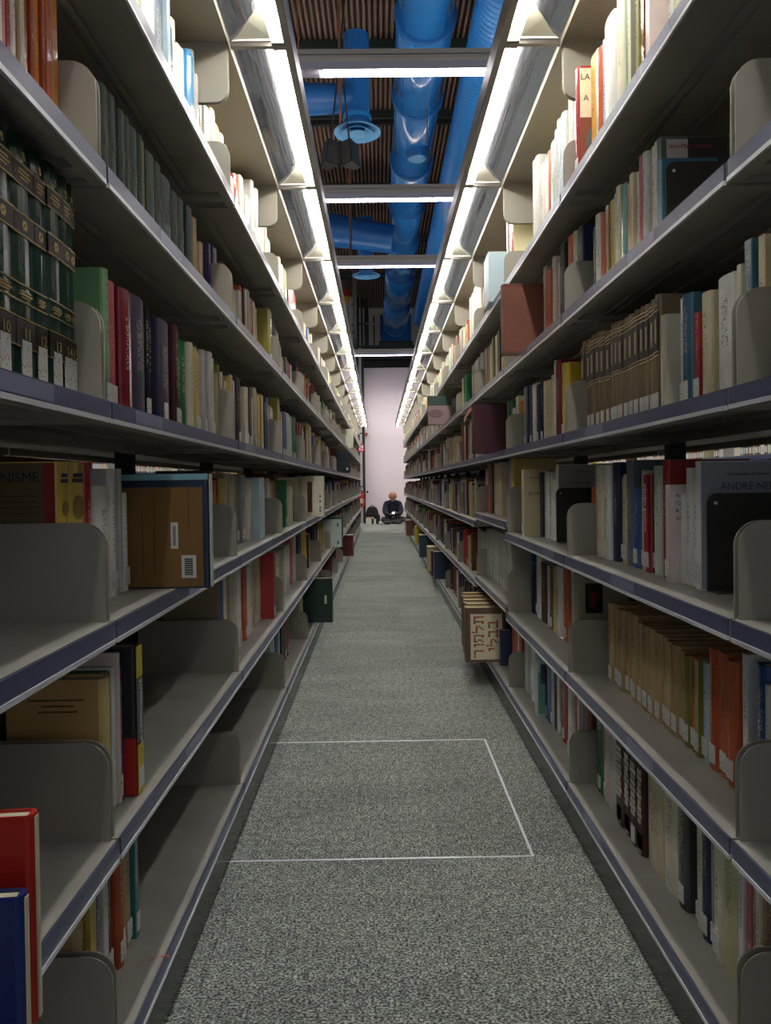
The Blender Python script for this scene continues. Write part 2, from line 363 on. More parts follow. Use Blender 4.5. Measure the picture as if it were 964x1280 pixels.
# hanging chains / cable bundles
for i, (x, y, z0) in enumerate(((-.95, 8.3, 6.2), (-.42, 8.6, 5.6), (-.52, 14.2, 5.3), (.86, 11.0, 6.4))):
    t = thing('cable_bundle', ['rusty cable hanging from the ceiling above the left light row', 'thick rust coloured cable bundle hanging beside the blue duct', 'rusty cables hanging beyond the second cross lamp', 'thin cable hanging right of the main blue duct'][i], 'cable', (x, y, z0))
    b = MB(); rr = random.Random(i)
    for q in range((1, 3, 3, 1)[i]):
        px = rr.uniform(-.03, .03); zz = 0; p = (px, 0, 0)
        while zz < 8.4-z0:
            zz += .25; pn = (px+rr.uniform(-.012, .012), rr.uniform(-.02, .02), zz); b.tube(p, pn, .011, 5, caps=False); p = pn
    b.build('cable', mat('rusty_cable_%d' % i, '6E4632', .7), t)
M['up_e'] = mat('added_uplight', 'FFFFFF', .4, emit='FFF3E4', es=UP_E)
# cross-hung linear lamps
M['fix_far'] = mat('lit_far_louvre', 'FFFFFF', .4, emit='FFF6F2', es=45)
def cross_lamp(y, z, x0, x1, lit0, label):
    t = thing('hanging_lamp', label, 'lamp', (0, y, z), 'lamps hung across the aisle')
    b = MB(); b.prism([(-.05, .05), (-.058, .075), (-.058, .105), (.058, .105), (.058, .075), (.05, .05)], 'x', x0, x1); b.box(x0, x1, -.058, -.054, .10, .14); b.box(x0, x1, .054, .058, .10, .14); b.build('housing', M['lamp_steel'], t)
    b = MB(); b.box(lit0, x1-.03, -.028, .028, .03, .05); b.build('tube', M['fix_far' if y > 15 else 'fix_e'], t)
    b = MB(); b.tube((x0+.05, 0, .118), (x1-.05, 0, .118), .009, 8); b.build('added_uplight', M['up_e'], t)  # uplight added out of sight in the housing to brighten ceiling and duct
    b = MB(); b.box(x0, x1, -.058, -.052, 0, .052); b.box(x0, x1, .052, .058, 0, .052); b.build('side_louvre', M['louvre'], t)
    k = MB(); k.box(-.002, .002, -.052, .052, .002, .029); me = k.mesh('cross_blade', M['louvre'])
    q = x0+.05
    while q < x1: link('cross_blade', me, t, (q, 0, 0)); q += .12
    b = MB()
    for xx in (x0+.3, x1-.3): b.tube((xx, 0, .10), (xx, 0, 8.45-z), .004, 5)
    b.build('suspension_wire', M['lamp_steel'], t)
cross_lamp(4.33, 3.92, -5, 6.6, -.36, 'nearest lamp hung across the aisle, its tube lit on the right part only')
cross_lamp(6.75, 3.92, -5, 6.6, -4.9, 'middle of the three louvred lamps hung across the aisle')
cross_lamp(9.15, 3.92, -5, 6.6, -4.9, 'third louvred lamp hung across the aisle, just before the second diffuser')
cross_lamp(16.2, 3.92, -5, 6.6, -4.9, 'farthest lamp hung across the aisle above the end wall')
# far wall equipment
t = thing('wall_panel', 'pale grey equipment panel with small vents high on the far left wall', 'panel', (-1.18, 28.2, 7.5))
b = MB(); b.box(-.35, .33, 0, .12, -.75, .75); b.build('board', M['panel'], t)
for z in (.45, -.35, -.62):
    b = MB(); b.box(.2, .27, -.01, 0, z-.05, z+.05); b.build('vent_slot', M['black'], t)
t = thing('alarm_beacon', 'small red and yellow alarm beacon beside the pale panel', 'alarm', (-1.12, 27.6, 8.25))
b = MB(); b.lathe([(0, .12), (.09, .1), (.11, 0), (.11, -.12)], 0, 0, 16); b.build('red_dome', M['red'], t, smooth=True)
b = MB(); b.box(-.11, .11, -.08, .08, -.36, -.13); b.build('yellow_base', M['yellow'], t)
b = MB(); b.tube((0, 0, .1), (0, 0, .2), .02, 8); b.build('stem', M['steel_dark'], t)
for i, (x, r, zt) in enumerate(((-.78, .07, 8.3), (-.6, .04, 8.3), (-.42, .09, 8.3), (-.12, .03, 7.6))):
    t = thing('wall_pipe', ['leftmost dark pipe rising on the far hall wall', 'second dark pipe from the left on the far hall wall', 'thickest dark pipe rising on the far hall wall', 'thin dark pipe rightmost on the far hall wall'][i], 'pipe', (x, 28.6, 5.8))
    b = MB(); b.tube((0, 0, 0), (0, 0, zt-5.8), r, 12); b.build('tube', M['steel_dark'], t, smooth=True)
    for z in (.5, 1.45):
        b = MB(); b.box(-.16, .16, -.1, -.07, z, z+.05); b.build('bracket', M['lamp_steel'], t)
# columns, pole, extinguisher left of the end wall
for i, (x0, x1, y) in enumerate(((-.60, -.50, 17.55), (-.395, -.345, 17.5))):
    b = MB(); b.box(x0, x1, y, y+.12, 0, 4.4 if i else 8.4); n += 1; tag(b.build('trim_%d' % n, M['post']), kind='structure')
b = MB(); b.box(-1.6, -.36, 18.2, 18.25, 0, 4.4); n += 1; tag(b.build('trim_%d' % n, M['post']), kind='structure')
t = thing('standpipe', 'light grey vertical pipe with a white stripe beside the pink end wall', 'pipe', (-.435, 17.35, 0))
b = MB(); b.tube((0, 0, 0), (0, 0, 4.3), .03, 16); b.build('pipe', M['pole'], t, smooth=True)
for z in (.9, 2.2, 3.4):
    b = MB(); b.tube((0, 0, z), (0, 0, z+.03), .036, 16); b.build('clamp', M['steel_dark'], t)
t = thing('fire_extinguisher', 'red fire extinguisher with black hose hanging left of the backpack', 'fire extinguisher', (-.432, 17.262, .42))
b = MB(); b.lathe([(0, 0), (.05, 0), (.057, .01), (.057, .30), (.045, .335), (.02, .35), (.02, .365), (0, .365)], 0, 0, 24); b.build('cylinder', M['red'], t, smooth=True)
b = MB(); b.box(-.012, .012, -.05, .02, .37, .385); b.tube((0, 0, .36), (0, 0, .40), .012, 8); b.box(-.01, .01, -.06, .02, .40, .41); b.build('valve_handle', M['black'], t)
b = MB(); p = (0, -.03, .37)
for a in range(1, 10): q = (.07*math.sin(a/9*math.pi), -.06, .37-.03*a+.12*math.sin(a/9*math.pi)); b.tube(p, q, .009, 6); p = q
b.build('hose', M['black'], t)
b = MB(); b.box(-.035, .035, -.0615, -.0585, .09, .2); b.build('instruction_label', M['white_label'], t)
t = thing('extinguisher_sign', 'small red and white fire extinguisher sign on the grey pipe', 'sign', (-.435, 17.3, 1.86))
b = MB(); b.box(-.07, .07, 0, .008, -.09, .09); b.build('sign_plate', M['red'], t)
b = MB(); b.box(-.045, -.01, -.002, 0, -.06, .06); b.box(.005, .05, -.002, 0, .0, .06); b.box(.005, .05, -.002, 0, -.06, -.02); b.build('pictogram', M['white_label'], t)
t = thing('coat_hook', 'small dark knob on the end wall edge above the backpack', 'hook', (-.30, 17.6, .78))
b = MB(); b.tube((0, .05, 0), (0, -.04, 0), .012, 10); b.tube((0, -.04, 0), (0, -.06, 0), .028, 14); b.build('knob', M['black'], t, smooth=True)
t = thing('alarm_button', 'tiny red button high on the end wall by the left edge', 'alarm', (-.30, 17.62, 2.22))
b = MB(); b.tube((0, .03, 0), (0, -.02, 0), .03, 12); b.build('button', M['red'], t, smooth=True)
b = MB(); b.box(-.04, .04, .0, .03, -.04, .04); b.build('backplate', M['white_label'], t)
# ------------------------------------------------ bookcases
ZS = {'L': [.119, .437, .761, 1.086, 1.433, 1.77, 2.213], 'R': [.107, .42, .75, 1.094, 1.427, 1.764, 2.213]}
RAISE = {('R', 2, 3): .045, ('R', 2, 2): .03}
def sz(s, bay, l): return ZS[s][l-1]+.012+RAISE.get((s, bay, l), 0)
SG = {'L': -1, 'R': 1}; XF = {'L': XL, 'R': XR}
G = .0025
ME = {}
for s in 'LR':
    g = SG[s]
    b = MB()
    b.box(0, g*.30, G, 1-G, -.012, 0); b.box(0, g*.0015, G, 1-G, -.034, 0)
    b.box(0, g*.018, G, 1-G, -.034, -.0325); b.box(g*.298, g*.30, G, 1-G, -.034, 0)
    for y in (.012, .95): b.box(g*.02, g*.295, y, y+.038, -.026, -.012)
    for u in (.10, .125, .2): b.box(g*u, g*(u+.012), .055, .945, -.018, -.012)
    for y in (.06, .93): b.box(g*.028, g*.034, y, y+.014, -.0135, -.0121)
    ME['shelf', s] = b.mesh('shelf', M['shelf'])
    b = MB(); b.box(-g*.003, 0, .006, .994, -.026, -.001); ME['lip', s] = b.mesh('label_rail', M['lip'])
    b = MB(); b.box(-g*.0045, 0, .006, .994, -.033, -.0262); ME['rim', s] = b.mesh('rail_rim', M['rim'])
    b = MB(); b.box(-g*.0036, -g*.003, 0, .15, -.024, -.003); ME['card', s] = b.mesh('shelf_card', M['label_card'])
    def plate(up):
        pts = []; r = .038; hh = .146; u0, u1 = .008, .285
        z0, z1 = (-.034, hh) if up else (.0, -.165)
        d = 1 if up else -1
        pts = [(g*u1, z0), (g*u1, z1)]
        for i in range(7):
            a = math.pi/2*i/6; pts.append((g*(u0+r-r*math.sin(a)), z1-d*(r-r*math.cos(a))))
        pts.append((g*u0, z0)); return pts
    b = MB(); b.prism(plate(True), 'y', -.0012, .0012); ME['plate', s] = b.mesh('end_plate', M['plate'])
    b = MB(); b.prism(plate(False), 'y', -.0012, .0012); ME['hang', s] = b.mesh('end_plate', M['plate'])
    b = MB(); b.box(g*.30, g*.345, .001, .045, 0, 2.20); ME['post', s] = b.mesh('upright', M['post'])
    b = MB(); b.box(g*.004, g*.02, .002, .998, 0, .085); b.box(g*.02, g*.3, .002, .01, 0, .085); ME['kick', s] = b.mesh('kick_panel', M['plinth'])
    b = MB(); b.box(0, g*.66, G, 1-G, 0, .012); b.box(0, g*.0015, G, 1-G, -.02, 0); b.box(g*.02, g*.3, .012, .05, -.012, 0); ME['canopy', s] = b.mesh('canopy', M['canopy'])
    b = MB()
    for l in range(1, 7):
        z = ZS[s][l-1]+.012; b.box(g*.345, g*.64, G, 1-G, z-.012, z); b.box(g*.638, g*.64, G, 1-G, z-.034, z)
    ME['rear', s] = b.mesh('rear_shelves', M['shelf'])
    # strip light
    b = MB(); N = 10; pr = [(.102, .068), (.101, .058), (.097, .048), (.089, .038), (.076, .029), (.056, .020), (.034, .011), (.016, .005), (.003, .0)]
    k = len(b.v)
    for (u, z), (u2, z2) in zip(pr[:-1], pr[1:]):
        b.quad((-g*u, .012, z), (-g*u2, .012, z2), (-g*u2, .988, z2), (-g*u, .988, z))
    ME['mirror', s] = b.mesh('mirror_reflector', M['mirror'], smooth=True)
    b = MB(); b.box(-g*.155, -g*.101, .012, .988, .068, .072); b.box(-g*.005, -g*.156, .010, .012, .0, .072); b.box(-g*.005, -g*.156, .988, .99, .0, .072); ME['tray', s] = b.mesh('lamp_tray', M['whiteref'])
    b = MB(); b.tube((-g*.131, .03, .035), (-g*.131, .97, .035), .013, 14); ME['tube', s] = b.mesh('tube', M['tube'], smooth=True)
    b = MB(); b.box(-g*.155, -g*.171, .0, 1.0, -.012, .055); b.box(-g*.150, -g*.155, 0, 1, -.012, -.008); ME['rail', s] = b.mesh('side_rail', M['rail'])
    b = MB(); b.box(0, -g*.156, -.008, .008, -.012, .004); b.box(-g*.115, -g*.15, -.018, .018, -.010, .02); ME['bar', s] = b.mesh('cross_bar', M['rail'])
    for nm, ya, yb in (('gf', .986, .82),):
        b = MB(); A = (-g*.012, ya, .004); B_ = (-g*.112, ya, .004); Ap = (-g*.088, yb, .066); Md = (-g*.062, (ya+yb)/2+(.03 if ya > yb else -.02), .020)
        for tri in ((A, Md, Ap), (Md, B_, Ap), (A, B_, Md)):
            kk = len(b.v); b.v += list(tri); b.f.append((kk, kk+1, kk+2)); b.c.append(None)
        ME[nm, s] = b.mesh('gusset', M['gusset'], fix=False)
ORD = ['nearest', 'second', 'third', 'fourth', 'fifth', 'sixth', 'seventh', 'eighth', 'ninth', 'tenth', 'eleventh', 'twelfth', 'thirteenth', 'fourteenth', 'fifteenth', 'sixteenth']
SIDE = {'L': 'left', 'R': 'right'}
LV = ['lowest', 'second', 'third', 'fourth', 'fifth', 'top']
NB = 15
rnd = random.Random(5)
for s in 'LR':
    g = SG[s]
    for bay in range(-1, NB):
        t = thing('bookcase', 'grey steel bookcase bay, %s from the camera along the %s side of the aisle' % (ORD[bay+1], SIDE[s]), 'bookcase', (XF[s], bay, 0), 'bookcase bays on the %s' % SIDE[s])
        link('kick_panel', ME['kick', s], t); link('upright', ME['post', s], t); link('rear_shelves', ME['rear', s], t)
        for l in range(1, 7):
            sh = link('shelf', ME['shelf', s], t, (0, 0, sz(s, bay, l)))
            link('end_plate', ME['plate', s], sh, (0, .007, 0)); link('end_plate', ME['plate', s], sh, (0, .993, 0))
            link('label_rail', ME['lip', s], sh); link('rail_rim', ME['rim', s], sh)
            if bay < 6 and rnd.random() < .75:
                link('shelf_card', ME['card', s], sh, (0, {('R', 0, 4): .62, ('R', 0, 3): .42, ('R', 0, 2): .32}.get((s, bay, l), rnd.uniform(.1, .7)), 0))
        ca = link('canopy', ME['canopy', s], t, (0, 0, 2.2))
        link('end_plate', ME['hang', s], ca, (0, .007, 0)); link('end_plate', ME['hang', s], ca, (0, .993, 0))
        t = thing('strip_light', 'fluorescent strip light with mirror reflector above %s bookcase bay, %s from camera' % (SIDE[s], ORD[bay+1]), 'light', (XF[s], bay, 2.2), 'strip lights above the %s bookcases' % SIDE[s])
        for nm, k in (('mirror_reflector', 'mirror'), ('lamp_tray', 'tray'), ('tube', 'tube'), ('side_rail', 'rail'), ('cross_bar', 'bar'), ('gusset', 'gf')):
            link(nm, ME[k, s], t)
# lamps of the neighbouring aisles (behind the racks) and the neighbouring racks
for s in 'LR':
    g = SG[s]; x = XF[s]+g*.66
    t = thing('neighbour_lamp_row', 'row of fluorescent tubes over the next aisle beyond the %s bookcases' % SIDE[s], 'light', (x, 0, 2.2))
    b = MB(); b.tube((g*.06, -1, .02), (g*.06, 15, .02), .013, 8); b.build('tube', M['tube'], t)
    b = MB(); b.box(0, g*.16, -1, 15, .05, .06); b.build('lamp_tray', M['whiteref'], t)
    x2 = XF[s]+g*(.66+.93)
    t = thing('neighbour_bookcase', 'grey bookcase across the next aisle, glimpsed through the %s shelves' % SIDE[s], 'bookcase', (x2, 0, 0))
    b = MB()
    for l in range(1, 7): b.box(0, g*.3, -1, 15, ZS[s][l-1], ZS[s][l-1]+.012)
    b.build('shelf', M['shelf'], t)
    b = MB()
    for l in range(1, 7): b.box(0, -g*.003, -1, 15, ZS[s][l-1]-.02, ZS[s][l-1]+.01)
    b.build('label_rail', M['lip'], t)
    b = MB(); b.box(g*.31, g*.33, -1, 15, 0, 2.2); b.build('back_panel', M['back'], t)
# ------------------------------------------------ books
def label_material():
    m = bpy.data.materials.new('typed_call_number_label'); m.use_nodes = True; nt = m.node_tree; b = nt.nodes['Principled BSDF']
    tc = nt.nodes.new('ShaderNodeTexCoord'); mp = nt.nodes.new('ShaderNodeMapping'); mp.inputs['Scale'].default_value = (1, 260, 190)
    nz = nt.nodes.new('ShaderNodeTexNoise'); nz.inputs['Scale'].default_value = 1; nz.inputs['Detail'].default_value = 1
    cr = nt.nodes.new('ShaderNodeValToRGB'); cr.color_ramp.interpolation = 'CONSTANT'
    cr.color_ramp.elements[0].color = lin('DDDCD6'); cr.color_ramp.elements[1].color = lin('55555A'); cr.color_ramp.elements[1].position = .63
    nt.links.new(tc.outputs['Object'], mp.inputs[0]); nt.links.new(mp.outputs[0], nz.inputs['Vector']); nt.links.new(nz.outputs[0], cr.inputs[0]); nt.links.new(cr.outputs[0], b.inputs['Base Color'])
    b.inputs['Roughness'].default_value = .5
    return m
M['typed'] = label_material()
def cover_mesh(name, W, t, h, hard, m):
    b = MB(); bd = .0022 if hard else .0008; e = min(.003, t*.3)
    if hard:
        out = [(-W, -t/2), (-.007, -t/2), (-.003, -t/2+e*.6), (0, -t/4), (.0015, 0), (0, t/4), (-.003, t/2-e*.6), (-.007, t/2), (-W, t/2)]
    else:
        out = [(-W, -t/2), (-.0015, -t/2), (0, -t/2+e*.5), (0, t/2-e*.5), (-.0015, t/2), (-W, t/2)]
    inn = [(-W, t/2-bd), (-.005, t/2-bd), (-.005, -t/2+bd), (-W, -t/2+bd)]
    b.prism(out+inn, 'z', 0, h)
    return b.mesh(name, m)
def mk_book(s, x, y, z, W, t, h, col, label, group, hard=None, gloss=False, pages='pages', rz=None, tilt=0, name='book', plain=False):
    hard = (t > .024) if hard is None else hard
    o = link(name, cover_mesh('cover', W, t, h, hard, M[('cover_plain' if plain else 'cover')+('_gloss' if gloss else '')]), None, (x, y, z))
    o.rotation_euler = (tilt, 0, (0 if s == 'L' else math.pi) if rz is None else rz)
    c = lin(col); o.color = c
    ov = .003 if hard else .0003; bd = .0024 if hard else .0009
    b = MB(); b.box(-W+ov, -.0052, -t/2+bd, t/2-bd, ov, h-ov); b.build('page_block', M[pages], o)
    return tag(o, label, 'book', group)
def spine_label(o, t, z=.012, hh=.034, m='typed'):
    w = max(min(t-.002, .024), .005)
    b = MB(); b.box(.0005, .0024, -w/2, w/2, z, z+hh); return b.build('call_number_label', M[m], o)
INKS = {}
def ink(hexc):
    if hexc not in INKS: INKS[hexc] = mat('printed_ink_'+hexc, hexc, .5)
    return INKS[hexc]
def cover_text(o, s, body, size, x, z, col, W, t, right=None, sx=1):
    """words on the cover that faces the camera; x measured from the spine"""
    g = -1 if s == 'L' else 1
    if s == 'L': mw = frame((-W+x if False else -x, -t/2-.0013, z), (1, 0, 0), (0, 0, 1)); al = 'RIGHT'
    else: mw = frame((-x, t/2+.0013, z), (-1, 0, 0), (0, 0, 1)); al = 'LEFT'
    return text('cover_title', body, size, ink(col), o, mw, al, sx=sx)
def spine_text(o, body, size, z, col, mode='up', align='CENTER', y=0, x=.0034):
    mw = {'up': frame((x, y, z), (0, 0, 1), (0, -1, 0)), 'down': frame((x, y, z), (0, 0, -1), (0, 1, 0)), 'flat': frame((x, y, z), (0, 1, 0), (0, 0, 1))}[mode]
    return text('spine_title', body, size, ink(col), o, mw, align)
def band(o, t, z0, z1, col, name='spine_band', x0=.0004, x1=.0022, w=1.0, y=0, h=0):
    b = MB(); b.box(x0, x1, y-t*w/2, y+t*w/2, z0, z1); return b.build(name, M[col] if col in M else ink(col), o)
def panel(o, s, W, t, x0, x1, z0, z1, col, name='cover_panel', d=.0006):
    b = MB()
    if s == 'L': b.box(-x1, -x0, -t/2-d, -t/2+.0005, z0, z1)
    else: b.box(-x1, -x0, t/2-.0005, t/2+d, z0, z1)
    return b.build(name, M[col] if col in M else ink(col), o)
RANK_MIN = 240
